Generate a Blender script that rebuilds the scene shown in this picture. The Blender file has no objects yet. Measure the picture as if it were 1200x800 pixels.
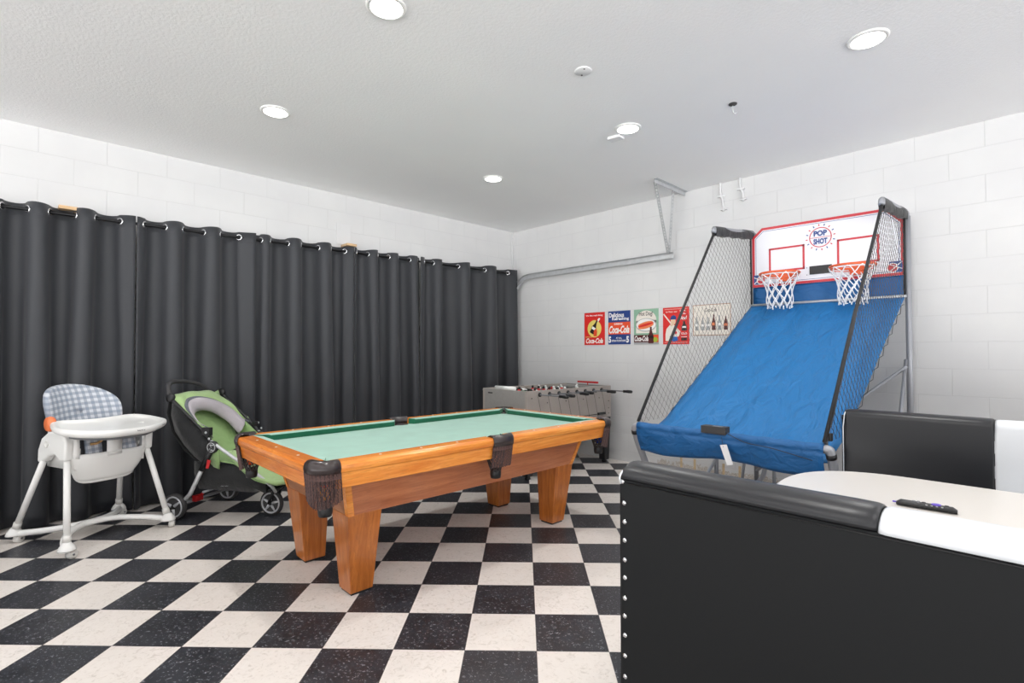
import bpy, math, random
from mathutils import Vector, Matrix
random.seed(7)
PI = math.pi
sc = bpy.context.scene
COL = sc.collection

# ------------------------------------------------------------------ materials
def lin(c):
    f = lambda v: (v/12.92 if v <= .04045 else ((v+.055)/1.055)**2.4)
    return tuple(f(x/255.) for x in c) + (1.,)

class NT:
    def __init__(s, name):
        s.m = bpy.data.materials.new(name); s.m.use_nodes = True
        s.t = s.m.node_tree; s.n = s.t.nodes; s.l = s.t.links
        s.b = s.n['Principled BSDF']
    def new(s, t, **kw):
        n = s.n.new(t)
        for k, v in kw.items(): setattr(n, k, v)
        return n
    def link(s, a, b): s.l.new(a, b)
    def val(s, v):
        n = s.new('ShaderNodeValue'); n.outputs[0].default_value = v; return n.outputs[0]
    def math(s, op, a, b=None, c=None):
        n = s.new('ShaderNodeMath', operation=op)
        for i, x in enumerate((a, b, c)):
            if x is None: continue
            if isinstance(x, (int, float)): n.inputs[i].default_value = x
            else: s.link(x, n.inputs[i])
        return n.outputs[0]
    def mix(s, fac, a, b):
        n = s.new('ShaderNodeMix', data_type='RGBA')
        for i, x in ((0, fac), (6, a), (7, b)):
            if isinstance(x, (int, float)): n.inputs[i].default_value = x
            elif isinstance(x, tuple): n.inputs[i].default_value = x
            else: s.link(x, n.inputs[i])
        return n.outputs[2]
    def coord(s, scale=(1, 1, 1), rot=(0, 0, 0), loc=(0, 0, 0), kind='Object'):
        tc = s.new('ShaderNodeTexCoord'); mp = s.new('ShaderNodeMapping')
        mp.inputs['Scale'].default_value = scale; mp.inputs['Rotation'].default_value = rot; mp.inputs['Location'].default_value = loc
        s.link(tc.outputs[kind], mp.inputs['Vector']); return mp.outputs[0]
    def noise(s, vec, scale, detail=3, rough=.5, dist=0):
        n = s.new('ShaderNodeTexNoise'); n.inputs['Scale'].default_value = scale
        n.inputs['Detail'].default_value = detail; n.inputs['Roughness'].default_value = rough
        n.inputs['Distortion'].default_value = dist
        s.link(vec, n.inputs['Vector']); return n.outputs[0]
    def ramp(s, fac, stops):
        n = s.new('ShaderNodeValToRGB'); e = n.color_ramp.elements
        while len(e) < len(stops): e.new(.5)
        for i, (p, c) in enumerate(stops): e[i].position = p; e[i].color = c
        s.link(fac, n.inputs[0]); return n.outputs[0]
    def bump(s, h, strength=.3, dist=.01):
        n = s.new('ShaderNodeBump'); n.inputs['Strength'].default_value = strength; n.inputs['Distance'].default_value = dist
        s.link(h, n.inputs['Height']); s.link(n.outputs[0], s.b.inputs['Normal'])

def mat(name, rgb, rough=.5, metal=0, bump=None, var=0, emit=None, strength=0, coat=0, sheen=0, trans=0):
    t = NT(name); c = lin(rgb)
    t.b.inputs['Base Color'].default_value = c
    t.b.inputs['Roughness'].default_value = rough; t.b.inputs['Metallic'].default_value = metal
    t.b.inputs['Coat Weight'].default_value = coat; t.b.inputs['Sheen Weight'].default_value = sheen
    if emit:
        t.b.inputs['Emission Color'].default_value = lin(emit); t.b.inputs['Emission Strength'].default_value = strength
    if var or bump:
        v = t.coord()
        if var:
            n = t.noise(v, var[0], 3)
            lo = tuple(x*(1-var[1]) for x in c[:3])+(1,); hi = tuple(min(1, x*(1+var[1])) for x in c[:3])+(1,)
            t.link(t.ramp(n, [(.3, lo), (.7, hi)]), t.b.inputs['Base Color'])
        if bump:
            t.bump(t.noise(v, bump[0], bump[3] if len(bump) > 3 else 3), bump[1], bump[2])
    return t.m

def block_wall(name, axis, off):
    t = NT(name)
    g = t.new('ShaderNodeNewGeometry'); sp = t.new('ShaderNodeSeparateXYZ'); t.link(g.outputs['Position'], sp.inputs[0])
    u = t.math('ADD', sp.outputs[axis], off); v = t.math('SUBTRACT', sp.outputs[2], .1154)
    cb = t.new('ShaderNodeCombineXYZ'); t.link(u, cb.inputs[0]); t.link(v, cb.inputs[1])
    br = t.new('ShaderNodeTexBrick'); br.offset = .5
    br.inputs['Scale'].default_value = 1; br.inputs['Mortar Size'].default_value = .0032; br.inputs['Mortar Smooth'].default_value = .6
    br.inputs['Brick Width'].default_value = .4064; br.inputs['Row Height'].default_value = .2032; br.inputs['Bias'].default_value = 0
    t.link(cb.outputs[0], br.inputs['Vector'])
    n1 = t.noise(g.outputs['Position'], 3, 4); n2 = t.noise(g.outputs['Position'], 60, 4, .6)
    fade = t.ramp(n1, [(.3, (.3, .3, .3, 1)), (.6, (1, 1, 1, 1))])
    base = t.ramp(n1, [(.3, lin((208, 208, 209))), (.7, lin((214, 214, 214)))])
    mf = t.math('MULTIPLY', br.outputs['Fac'], fade)
    col = t.mix(t.math('MULTIPLY', mf, .36), base, lin((178, 178, 179)))
    # rough unpainted patches with mortar showing near the foot of the wall
    low = t.math('SUBTRACT', 1, t.math('MULTIPLY', sp.outputs[2], 5.0)); low = t.math('MAXIMUM', low, 0)
    n3 = t.noise(g.outputs['Position'], 14, 5, .7)
    patch = t.math('GREATER_THAN', t.math('MULTIPLY', low, n3), .30)
    patch = t.math('MULTIPLY', patch, t.math('LESS_THAN', sp.outputs[1], -2.25))
    n4 = t.noise(g.outputs['Position'], 90, 4, .7)
    pc = t.ramp(n4, [(.4, lin((150, 138, 125))), (.6, lin((214, 206, 196)))])
    col = t.mix(t.math('MULTIPLY', patch, .8), col, pc)
    t.link(col, t.b.inputs['Base Color']); t.b.inputs['Roughness'].default_value = .55
    h = t.math('ADD', t.math('MULTIPLY', mf, -1.0), t.math('MULTIPLY', n2, .25))
    h = t.math('ADD', h, t.math('MULTIPLY', patch, -.7))
    t.bump(h, .5, .004)
    return t.m

T = .3048
def floor_mat():
    t = NT('checker_vinyl_tile')
    tc = t.new('ShaderNodeTexCoord'); sp = t.new('ShaderNodeSeparateXYZ'); t.link(tc.outputs['Object'], sp.inputs[0])
    x = t.math('DIVIDE', sp.outputs[0], T); y = t.math('DIVIDE', sp.outputs[1], T)
    fx = t.math('FLOOR', x); fy = t.math('FLOOR', y)
    par = t.math('FLOORED_MODULO', t.math('ADD', fx, fy), 2.0)
    white = t.math('GREATER_THAN', par, .5)
    cb = t.new('ShaderNodeCombineXYZ'); t.link(fx, cb.inputs[0]); t.link(fy, cb.inputs[1])
    wn = t.new('ShaderNodeTexWhiteNoise', noise_dimensions='2D'); t.link(cb.outputs[0], wn.inputs['Vector'])
    o = tc.outputs['Object']
    # offset the fleck pattern tile by tile
    va = t.new('ShaderNodeVectorMath', operation='MULTIPLY_ADD'); t.link(wn.outputs['Color'], va.inputs[0])
    va.inputs[1].default_value = (9, 9, 9); t.link(o, va.inputs[2])
    fl = t.noise(va.outputs[0], 75, 4, .8); fl2 = t.noise(va.outputs[0], 9, 4, .6)
    spec = t.math('MINIMUM', t.math('MAXIMUM', t.math('MULTIPLY', t.math('SUBTRACT', fl, .575), 14.0), 0.0), 1.0)
    blk = t.ramp(fl2, [(.3, lin((30, 32, 37))), (.7, lin((50, 52, 59)))])
    blk = t.mix(t.math('MULTIPLY', wn.outputs['Value'], .3), blk, lin((52, 49, 52)))
    blk = t.mix(t.math('MULTIPLY', spec, .6), blk, lin((176, 178, 186)))
    streak = t.noise(va.outputs[0], 30, 5, .75, 1.5)
    wht = t.ramp(streak, [(.32, lin((196, 188, 180))), (.46, lin((226, 219, 213))), (.8, lin((232, 226, 221)))])
    wht = t.mix(t.math('MULTIPLY', wn.outputs['Value'], .3), wht, lin((214, 206, 198)))
    col = t.mix(white, blk, wht)
    # thin joint
    def edge(a):
        f = t.math('FRACT', a); return t.math('MINIMUM', f, t.math('SUBTRACT', 1.0, f))
    e = t.math('MINIMUM', edge(x), edge(y)); j = t.math('LESS_THAN', e, .0045)
    col = t.mix(t.math('MULTIPLY', j, .65), col, lin((70, 66, 64)))
    # old scuff marks
    sc_ = t.noise(t.coord((3, 40, 1), (0, 0, .5)), 1.3, 6, .8)
    col = t.mix(t.math('MULTIPLY', t.math('GREATER_THAN', sc_, .72), .18), col, lin((150, 140, 132)))
    t.link(col, t.b.inputs['Base Color'])
    r = t.math('ADD', t.math('MULTIPLY', fl2, .25), .24); t.link(r, t.b.inputs['Roughness'])
    t.b.inputs['Specular IOR Level'].default_value = .5
    t.bump(t.math('ADD', t.math('MULTIPLY', j, -1.0), t.math('MULTIPLY', fl2, .6)), .12, .002)
    return t.m

def ceiling_mat():
    t = NT('textured_ceiling_paint')
    v = t.coord(); n = t.noise(v, 55, 4, .6); n2 = t.noise(v, 1.2, 2)
    t.link(t.ramp(n2, [(.3, lin((243, 243, 244))), (.7, lin((246, 246, 246)))]), t.b.inputs['Base Color'])
    t.b.inputs['Roughness'].default_value = .7
    t.bump(t.ramp(n, [(.42, (0, 0, 0, 1)), (.58, (1, 1, 1, 1))]), .3, .002)
    return t.m

def wood(name, a, b, scale, rough=.3, axis=0):
    t = NT(name)
    s = [14, 14, 14]; s[axis] = 1.1
    v = t.coord(tuple(x*scale for x in s))
    n = t.noise(v, 2.2, 6, .62, .9); n2 = t.noise(v, 9, 3, .6)
    c = t.ramp(n, [(.32, lin(a)), (.5, lin(tuple((x+y)//2 for x, y in zip(a, b)))), (.66, lin(b))])
    c = t.mix(t.math('MULTIPLY', t.math('GREATER_THAN', n2, .6), .22), c, lin(tuple(int(x*.7) for x in a)))
    t.link(c, t.b.inputs['Base Color']); t.b.inputs['Roughness'].default_value = rough
    t.b.inputs['Coat Weight'].default_value = .35; t.b.inputs['Coat Roughness'].default_value = .15
    t.bump(n2, .08, .002)
    return t.m

def plaid():
    t = NT('plaid_cloth'); v = t.coord((1, 1, 1), (0, .06, 0)); sp = t.new('ShaderNodeSeparateXYZ'); t.link(v, sp.inputs[0])
    def band(a, k, lo, hi):
        f = t.math('FRACT', t.math('MULTIPLY', a, k)); return t.math('MULTIPLY', t.math('GREATER_THAN', f, lo), t.math('LESS_THAN', f, hi))
    col = lin((208, 212, 219))
    c = t.mix(t.math('MULTIPLY', band(sp.outputs[0], 26, 0, .48), .55), col, lin((118, 132, 152)))
    c = t.mix(t.math('MULTIPLY', band(sp.outputs[2], 26, 0, .48), .55), c, lin((118, 132, 152)))
    t.link(c, t.b.inputs['Base Color']); t.b.inputs['Roughness'].default_value = .7
    t.bump(t.noise(v, 14, 3), .5, .012); return t.m

def fabric(name, rgb, big=5, bs=.5, bd=.02, rough=.8, sheen=.2, aniso=(1, 1, 1)):
    t = NT(name); c = lin(rgb); v = t.coord(aniso)
    t.b.inputs['Base Color'].default_value = c; t.b.inputs['Roughness'].default_value = rough; t.b.inputs['Sheen Weight'].default_value = sheen
    n = t.noise(v, big, 3, .5, .6); t.bump(n, bs, bd); return t.m

M = {}
M['floor'] = floor_mat(); M['ceiling'] = ceiling_mat()
M['wallL'] = block_wall('painted_block_left', 0, 4.9615); M['wallR'] = block_wall('painted_block_right', 1, 4.5207)
M['white_paint'] = mat('white_paint', (228, 228, 229), .5)
M['wall_paint'] = mat('wall_paint', (212, 212, 213), .55)
M['curtain'] = fabric('charcoal_blackout_cloth', (46, 48, 53), 9, .25, .006, .6, .12, (1, 1, .3))
M['rod'] = mat('black_rod_metal', (28, 28, 30), .35, .6)
M['chrome'] = mat('chrome', (225, 225, 228), .18, 1)
M['silver'] = mat('grey_powder_steel', (158, 160, 166), .4, .3)
M['galv'] = mat('galvanized_steel', (190, 192, 194), .42, .35, var=(20, .10))
M['dark_gap'] = mat('dark_gap', (40, 41, 43), .6)
M['wood_orange'] = wood('orange_oak', (222, 124, 42), (252, 170, 80), 1, .25, 0)
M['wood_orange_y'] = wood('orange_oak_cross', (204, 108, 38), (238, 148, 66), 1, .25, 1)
M['wood_brown'] = wood('brown_oak', (176, 100, 60), (206, 130, 86), .8, .35, 0)
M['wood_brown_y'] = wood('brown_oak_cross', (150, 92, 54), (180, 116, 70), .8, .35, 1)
M['wood_leg'] = wood('oak_leg', (170, 92, 34), (206, 124, 54), .9, .3, 2)
M['plywood'] = wood('raw_pine', (198, 160, 116), (222, 190, 150), 1, .6, 0)
M['felt'] = mat('pale_green_cloth', (142, 184, 168), .9, var=(7, .06), sheen=.3)
M['felt_dark'] = mat('dark_green_cloth', (14, 104, 74), .85, sheen=.2)  # darker green for cushion noses and ends; bed and cushion tops are paler
M['leather'] = mat('dark_brown_leather', (48, 38, 38), .28, bump=(60, .2, .002), coat=.3)
M['fringe'] = mat('brown_leather_fringe', (92, 66, 62), .55, var=(160, .3))
M['fringe_dark'] = mat('dark_leather_fringe', (58, 42, 42), .6)
M['cream'] = mat('cream', (238, 226, 200), .4)
M['black_plastic'] = mat('black_plastic', (26, 26, 28), .4)
M['rubber'] = mat('grey_rubber', (58, 57, 58), .7)
M['white_plastic'] = mat('white_plastic', (236, 236, 234), .3, coat=.2)
M['off_white_plastic'] = mat('off_white_plastic', (222, 221, 217), .38)
M['grey_plastic'] = mat('grey_plastic', (120, 122, 126), .45)
M['orange_plastic'] = mat('orange_plastic', (240, 130, 80), .4)
M['plaid'] = plaid()
M['tan_print'] = mat('tan_print_cloth', (190, 150, 100), .8, var=(60, .5))
M['green_fabric'] = fabric('light_green_cloth', (158, 186, 128), 12, .6, .02)
M['green_inner'] = fabric('green_seat_cloth', (140, 170, 112), 10, .6, .02)
M['grey_fabric'] = fabric('grey_cloth', (176, 170, 176), 18, .4, .012)
M['dark_grey_fabric'] = fabric('slate_cloth', (92, 96, 104), 18, .3, .01)
M['black_fabric'] = fabric('black_cloth', (26, 27, 29), 10, .6, .02)
M['red'] = mat('red', (190, 32, 36), .4)
M['blue_fabric'] = fabric('blue_nylon', (18, 108, 170), 4, .9, .04, .5, 0, (1.2, 3, 1.2))
M['blue_skirt'] = fabric('blue_nylon_skirt', (12, 88, 146), 5, .7, .03, .55, 0, (1, 2, 3))
M['net_black'] = mat('black_cord', (38, 38, 40), .7)
M['net_white'] = mat('white_cord', (236, 236, 238), .7)
M['rim_orange'] = mat('orange_powder_coat', (226, 96, 50), .4)
M['board_white'] = mat('white_board', (232, 232, 238), .35)
M['print_red'] = mat('print_red', (200, 52, 62), .4)
M['print_blue'] = mat('print_blue', (44, 74, 138), .4)
M['vinyl_black'] = mat('black_vinyl', (27, 28, 32), .36, bump=(45, .10, .002))
M['net_grey'] = mat('grey_net_twine', (84, 78, 76), .8)
M['wheel_silver'] = mat('silver_wheel_plastic', (196, 197, 202), .3, .2)
M['strap_grey'] = mat('grey_webbing', (62, 62, 66), .7)
M['steel_dark'] = mat('foosball_rod_steel', (110, 112, 116), .35, .7)
M['vinyl_panel'] = mat('black_vinyl_panel', (17, 19, 21), .6, bump=(3, .1, .01, 2))
M['vinyl_panel'].node_tree.nodes['Principled BSDF'].inputs['Specular IOR Level'].default_value = .3
M['vinyl_white'] = mat('white_vinyl', (218, 221, 225), .35, bump=(6, .15, .006), coat=.15)
M['laminate'] = mat('white_laminate', (216, 211, 205), .3)
M['grey_laminate'] = mat('grey_woodgrain_laminate', (164, 156, 150), .5, var=(8, .05))
M['grey_end'] = mat('grey_laminate_end', (150, 148, 145), .5, var=(30, .04))
M['play_green'] = mat('playfield_green', (50, 110, 70), .5)
M['sign_red'] = mat('sign_red', (214, 44, 40), .35)
M['sign_orange'] = mat('sign_orange_red', (228, 84, 48), .35)
M['sign_blue'] = mat('sign_navy', (40, 66, 130), .35)
M['sign_yellow'] = mat('sign_yellow', (226, 206, 110), .35)
M['sign_cream'] = mat('sign_cream', (230, 223, 214), .35)
M['sign_white'] = mat('sign_white', (236, 234, 232), .35)
M['sign_green'] = mat('sign_sage', (140, 178, 154), .35)
M['sign_black'] = mat('sign_black', (34, 26, 28), .35)
M['sign_cola'] = mat('sign_dark_cola', (84, 34, 34), .35)
M['sign_bun'] = mat('sign_bun', (232, 130, 82), .35)
M['sign_bluebright'] = mat('sign_bright_blue', (34, 100, 176), .35)
M['sign_lime'] = mat('sign_lime', (160, 180, 60), .35)
M['sign_rust'] = mat('sign_rust', (176, 140, 118), .5)
M['sign_glass'] = mat('sign_glass_grey', (164, 166, 166), .4)
M['skin'] = mat('sign_skin', (222, 192, 160), .4)
M['purple'] = mat('purple_plastic', (96, 70, 190), .4)
M['paper'] = mat('paper_tag', (236, 236, 238), .6)
M['lens'] = mat('led_lens', (255, 255, 255), .4, emit=(255, 253, 248), strength=9)
M['ball_red'] = mat('red_ball', (196, 40, 30), .1); M['ball_yellow'] = mat('yellow_ball', (232, 160, 40), .1)
M['ball_blue'] = mat('blue_ball', (32, 60, 150), .1); M['ball_orange'] = mat('orange_ball', (226, 92, 40), .1)
M['ball_white'] = mat('cue_ball_white', (238, 232, 220), .1)
M['mortar_tan'] = mat('old_tan_adhesive', (206, 182, 146), .8, var=(40, .15))

# ------------------------------------------------------------------ mesh builder
class MB:
    def __init__(s, origin=(0, 0, 0)):
        s.v = []; s.f = []; s.m = []; s.sm = []; s.mats = []; s.o = Vector(origin)
    def mi(s, m):
        if m not in s.mats: s.mats.append(m)
        return s.mats.index(m)
    def add(s, vs, fs, m, smooth=False):
        b = len(s.v); k = s.mi(m)
        s.v += [Vector(v)-s.o for v in vs]
        for f in fs: s.f.append([b+i for i in f]); s.m.append(k); s.sm.append(smooth)
    def box(s, lo, hi, m):
        x0, y0, z0 = lo; x1, y1, z1 = hi
        s.add([(x0,y0,z0),(x1,y0,z0),(x1,y1,z0),(x0,y1,z0),(x0,y0,z1),(x1,y0,z1),(x1,y1,z1),(x0,y1,z1)],
              [(0,3,2,1),(4,5,6,7),(0,1,5,4),(1,2,6,5),(2,3,7,6),(3,0,4,7)], m)
    def hexa(s, bot, top, m):
        s.add(list(bot)+list(top), [(0,3,2,1),(4,5,6,7),(0,1,5,4),(1,2,6,5),(2,3,7,6),(3,0,4,7)], m)
    def tube(s, pts, r, m, n=10, cap=True, closed=False, flat=1.0):
        pts = [Vector(p) for p in pts]; N = len(pts)
        rr = r if isinstance(r, (list, tuple)) else [r]*N
        rings = []; up = None
        for i, p in enumerate(pts):
            if closed: d = pts[(i+1) % N]-pts[i-1]
            else: d = pts[min(i+1, N-1)]-pts[max(i-1, 0)]
            d.normalize()
            if up is None:
                up = Vector((0, 0, 1)) if abs(d.z) < .9 else Vector((1, 0, 0))
            a = (up-d*up.dot(d)); a.normalize(); b = d.cross(a); up = a
            rings.append([p+(a*math.cos(2*PI*k/n)*flat+b*math.sin(2*PI*k/n))*rr[i] for k in range(n)])
        vs = [v for R in rings for v in R]; fs = []
        for i in range(N if closed else N-1):
            for k in range(n):
                j = (i+1) % N; fs.append((i*n+k, i*n+(k+1) % n, j*n+(k+1) % n, j*n+k))
        if cap and not closed:
            fs.append(tuple(range(n))[::-1]); fs.append(tuple((N-1)*n+k for k in range(n)))
        s.add(vs, fs, m, n > 4)
    def lathe(s, prof, c, m, n=24, axis='z', smooth=True):
        c = Vector(c); vs = []
        for (r, h) in prof:
            for k in range(n):
                a = 2*PI*k/n; x, y = r*math.cos(a), r*math.sin(a)
                vs.append(c+(Vector((x, y, h)) if axis == 'z' else Vector((h, x, y)) if axis == 'x' else Vector((x, h, y))))
        P = len(prof); fs = [(i*n+k, i*n+(k+1) % n, (i+1)*n+(k+1) % n, (i+1)*n+k) for i in range(P-1) for k in range(n)]
        fs.append(tuple(range(n))[::-1]); fs.append(tuple((P-1)*n+k for k in range(n)))
        s.add(vs, fs, m, smooth)
    def prism(s, poly, ax, lo, hi, m):
        # poly of 2D points; ax = axis of extrusion
        def P(p, h): return {'x': (h, p[0], p[1]), 'y': (p[0], h, p[1]), 'z': (p[0], p[1], h)}[ax]
        n = len(poly)
        s.add([P(p, lo) for p in poly]+[P(p, hi) for p in poly],
              [tuple(range(n))[::-1], tuple(range(n, 2*n))]+[(i, (i+1) % n, n+(i+1) % n, n+i) for i in range(n)], m)
    def grid(s, rows, m, smooth=True, closed=False):
        R = len(rows); C_ = len(rows[0]); vs = [p for r in rows for p in r]; fs = []
        for i in range(R-1):
            for j in range(C_ if closed else C_-1):
                k = (j+1) % C_; fs.append((i*C_+j, i*C_+k, (i+1)*C_+k, (i+1)*C_+j))
        s.add(vs, fs, m, smooth)
    def build(s, name, parent=None, bevel=0, sub=0, solid=0, label=None, seg=2, offset=-1):
        me = bpy.data.meshes.new(name); me.from_pydata([tuple(v) for v in s.v], [], s.f)
        for k in s.mats: me.materials.append(M[k])
        for i, p in enumerate(me.polygons): p.material_index = s.m[i]; p.use_smooth = s.sm[i]
        me.update(); o = bpy.data.objects.new(name, me); COL.objects.link(o)
        if parent is not None: o.parent = parent
        if solid:
            d = o.modifiers.new('solid', 'SOLIDIFY'); d.thickness = solid; d.offset = offset
        if bevel:
            d = o.modifiers.new('bevel', 'BEVEL'); d.width = bevel; d.segments = seg; d.limit_method = 'ANGLE'; d.angle_limit = .6
        if sub:
            d = o.modifiers.new('sub', 'SUBSURF'); d.levels = sub; d.render_levels = sub
        if label: o['label'] = label
        return o

def tag(o, label, cat, group=None, kind=None):
    if kind: o['kind'] = kind
    if label: o['label'] = label
    if cat: o['category'] = cat
    if group: o['group'] = group
    return o
def thing(name, label, cat, loc=(0, 0, 0), rotz=0, group=None):
    o = bpy.data.objects.new(name, None); COL.objects.link(o); o.location = loc; o.rotation_euler = (0, 0, rotz)
    o.empty_display_size = .1
    return tag(o, label, cat, group)
def struct(o): o['kind'] = 'structure'; return o
def smooth_path(pts, n=6, closed=False):
    pts = [Vector(p) for p in pts]; out = []; N = len(pts)
    for i in range(N if closed else N-1):
        if closed: p0, p1, p2, p3 = pts[i-1], pts[i], pts[(i+1) % N], pts[(i+2) % N]
        else: p0, p1, p2, p3 = pts[max(i-1, 0)], pts[i], pts[i+1], pts[min(i+2, N-1)]
        for k in range(n):
            t = k/n
            out.append(.5*((2*p1)+(p2-p0)*t+(2*p0-5*p1+4*p2-p3)*t*t+(3*p1-p0-3*p2+p3)*t**3))
    if not closed: out.append(pts[-1])
    return out
def copy_tree(o, parent=None):
    c = o.copy(); COL.objects.link(c); c.parent = parent
    for ch in list(o.children): copy_tree(ch, c)
    return c
def rnd(a, b): return random.uniform(a, b)

_tc = {}
def text_poly(s, bold=0, shear=0, align='fit'):
    key = (s, bold, shear)
    if key not in _tc:
        cu = bpy.data.curves.new('lettering', 'FONT'); cu.body = s; cu.size = 1; cu.offset = bold; cu.shear = shear; cu.resolution_u = 3
        ob = bpy.data.objects.new('lettering', cu); COL.objects.link(ob)
        dg = bpy.context.evaluated_depsgraph_get(); dg.update()
        me = bpy.data.meshes.new_from_object(ob.evaluated_get(dg))
        vs = [(v.co.x, v.co.y) for v in me.vertices]; fs = [tuple(p.vertices) for p in me.polygons]
        bpy.data.objects.remove(ob); bpy.data.curves.remove(cu); bpy.data.meshes.remove(me)
        x0 = min(v[0] for v in vs); x1 = max(v[0] for v in vs); y0 = min(v[1] for v in vs); y1 = max(v[1] for v in vs)
        _tc[key] = ([((x-x0)/(x1-x0), (y-y0)/(y1-y0)) for x, y in vs], fs)
    return _tc[key]

class Panel:
    """flat printed face: origin (top-left corner), u axis, v axis (down is negative v), n outwards"""
    def __init__(s, mb, org, u, v, n): s.mb = mb; s.o = Vector(org); s.u = Vector(u); s.v = Vector(v); s.n = Vector(n)
    def P(s, x, y, k): return s.o+s.u*x+s.v*y+s.n*(k*.0006)
    def poly(s, pts, m, k=1): s.mb.add([s.P(x, y, k) for x, y in pts], [tuple(range(len(pts)))], m)
    def rect(s, x0, y0, x1, y1, m, k=1): s.poly([(x0, y0), (x1, y0), (x1, y1), (x0, y1)], m, k)
    def ell(s, cx, cy, rx, ry, m, k=1, rot=0, n=28):
        c, q = math.cos(rot), math.sin(rot)
        s.poly([(cx+rx*math.cos(a)*c-ry*math.sin(a)*q, cy+rx*math.cos(a)*q+ry*math.sin(a)*c) for a in [2*PI*i/n for i in range(n)]], m, k)
    def line(s, x0, y0, x1, y1, w, m, k=1):
        d = math.hypot(x1-x0, y1-y0); nx, ny = -(y1-y0)/d*w/2, (x1-x0)/d*w/2
        s.poly([(x0+nx, y0+ny), (x1+nx, y1+ny), (x1-nx, y1-ny), (x0-nx, y0-ny)], m, k)
    def arc(s, cx, cy, r, w, m, k=1, a0=0, a1=2*PI, n=30):
        for i in range(n):
            a, b = a0+(a1-a0)*i/n, a0+(a1-a0)*(i+1)/n
            s.poly([(cx+(r-w/2)*math.cos(a), cy+(r-w/2)*math.sin(a)), (cx+(r+w/2)*math.cos(a), cy+(r+w/2)*math.sin(a)),
                    (cx+(r+w/2)*math.cos(b), cy+(r+w/2)*math.sin(b)), (cx+(r-w/2)*math.cos(b), cy+(r-w/2)*math.sin(b))], m, k)
    def text(s, t, x0, y0, x1, y1, m, k=2, bold=.02, shear=0, rot=0):
        vs, fs = text_poly(t, bold, shear); cx, cy = (x0+x1)/2, (y0+y1)/2; c, q = math.cos(rot), math.sin(rot); out = []
        for a, b in vs:
            x = x0+(x1-x0)*a-cx; y = y0+(y1-y0)*b-cy
            out.append(s.P(cx+x*c-y*q, cy+x*q+y*c, k))
        s.mb.add(out, fs, m)
    def bottle(s, cx, y0, h, w, m, k=2, rot=0, label=None):
        pr = [(0, .42), (.06, .5), (.2, .44), (.34, .5), (.5, .46), (.66, .28), (.8, .17), (.95, .16), (1, .2)]
        pts = [(r*w, t*h) for t, r in pr]+[(-r*w, t*h) for t, r in reversed(pr)]
        c, q = math.cos(rot), math.sin(rot)
        s.poly([(cx+x*c-y*q, y0+x*q+y*c) for x, y in pts], m, k)
        if label: s.poly([(cx+x*c-y*q, y0+x*q+y*c) for x, y in [(-.4*w, .3*h), (.4*w, .3*h), (.4*w, .48*h), (-.4*w, .48*h)]], label, k+1)

# ------------------------------------------------------------------ room
H = 2.9455
GX, GY, GA = -3.8982, -3.2626, -.7915
XB, YB = -10.0, -10.5
def gridloc(x, y):
    c, s = math.cos(GA), math.sin(GA); dx, dy = x-GX, y-GY
    return (c*dx+s*dy, -s*dx+c*dy)
b = MB()
cor = [gridloc(x, y) for x, y in ((XB, YB), (.1, YB), (.1, .1), (XB, .1))]
b.add([(x, y, 0) for x, y in cor]+[(x, y, -.08) for x, y in cor], [(0,1,2,3),(7,6,5,4),(0,4,5,1),(1,5,6,2),(2,6,7,3),(3,7,4,0)], 'floor')
o = b.build('floor'); o.location = (GX, GY, 0); o.rotation_euler = (0, 0, GA); struct(o)
b = MB(); b.box((XB, YB, H), (.1, .1, H+.08), 'ceiling'); struct(b.build('ceiling'))
b = MB(); b.box((XB, 0, 0), (.1, .1, H), 'wallL'); struct(b.build('wall_left'))
b = MB(); b.box((0, YB, 0), (.1, 0, H), 'wallR'); struct(b.build('wall_right'))
# tan adhesive left on the foot of the right wall
b = MB()
for y in (-2.53, -2.68, -2.98, -3.14): b.box((-.004, y-.012, .004), (0, y+.012, .15), 'mortar_tan')
b.box((-.004, -3.17, .012), (0, -2.5, .03), 'mortar_tan')
struct(b.build('trim_1'))

# recessed lights
def light_fixture(x, y, label):
    t = thing('ceiling_light', label, 'ceiling light', (x, y, H), 0, 'recessed lights in the white ceiling')
    m = MB(); m.lathe([(.098, 0), (.098, -.004), (.092, -.008), (.078, -.009), (.078, 0)], (0, 0, 0), 'white_plastic', 36); m.build('trim_ring', t)
    m = MB(); m.lathe([(.078, -.003), (.078, -.0085), (.05, -.0095), (.001, -.0098)], (0, 0, 0), 'lens', 36); m.build('light_lens', t)
    la = bpy.data.lights.new('downlight', 'AREA'); la.shape = 'DISK'; la.size = .15; la.energy = LP; la.color = (1, .985, .96); la.spread = PI*.95
    lo = bpy.data.objects.new('downlight', la); COL.objects.link(lo); lo.location = (0, 0, -.016); lo.parent = t
    return t
LP = 9
for x, y, l in [(-3.79, -3.0, 'round recessed ceiling light cut by the top edge of the picture'),
                (-3.78, -1.49, 'round recessed ceiling light above the high chair and stroller'),
                (-1.75, -1.51, 'round recessed ceiling light closest to the corner of the two walls'),
                (-1.77, -3.05, 'round recessed ceiling light next to the small white ceiling sensor'),
                (-1.79, -4.57, 'round recessed ceiling light above the far bench and table'),
                (-3.79, -4.55, 'round recessed ceiling light above the near end of the booth'),
                (-5.8, -1.5, 'round recessed ceiling light beyond the curtain on the camera side'),
                (-5.8, -3.0, 'round recessed ceiling light over the open floor beside the camera'),
                (-5.8, -4.55, 'round recessed ceiling light over the camera spot'),
                (-3.79, -6.1, 'round recessed ceiling light behind the near bench'),
                (-1.79, -6.1, 'round recessed ceiling light past the end of the table'),
                (-5.8, -6.1, 'round recessed ceiling light farthest behind the camera')]:
    light_fixture(x, y, l)

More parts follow.
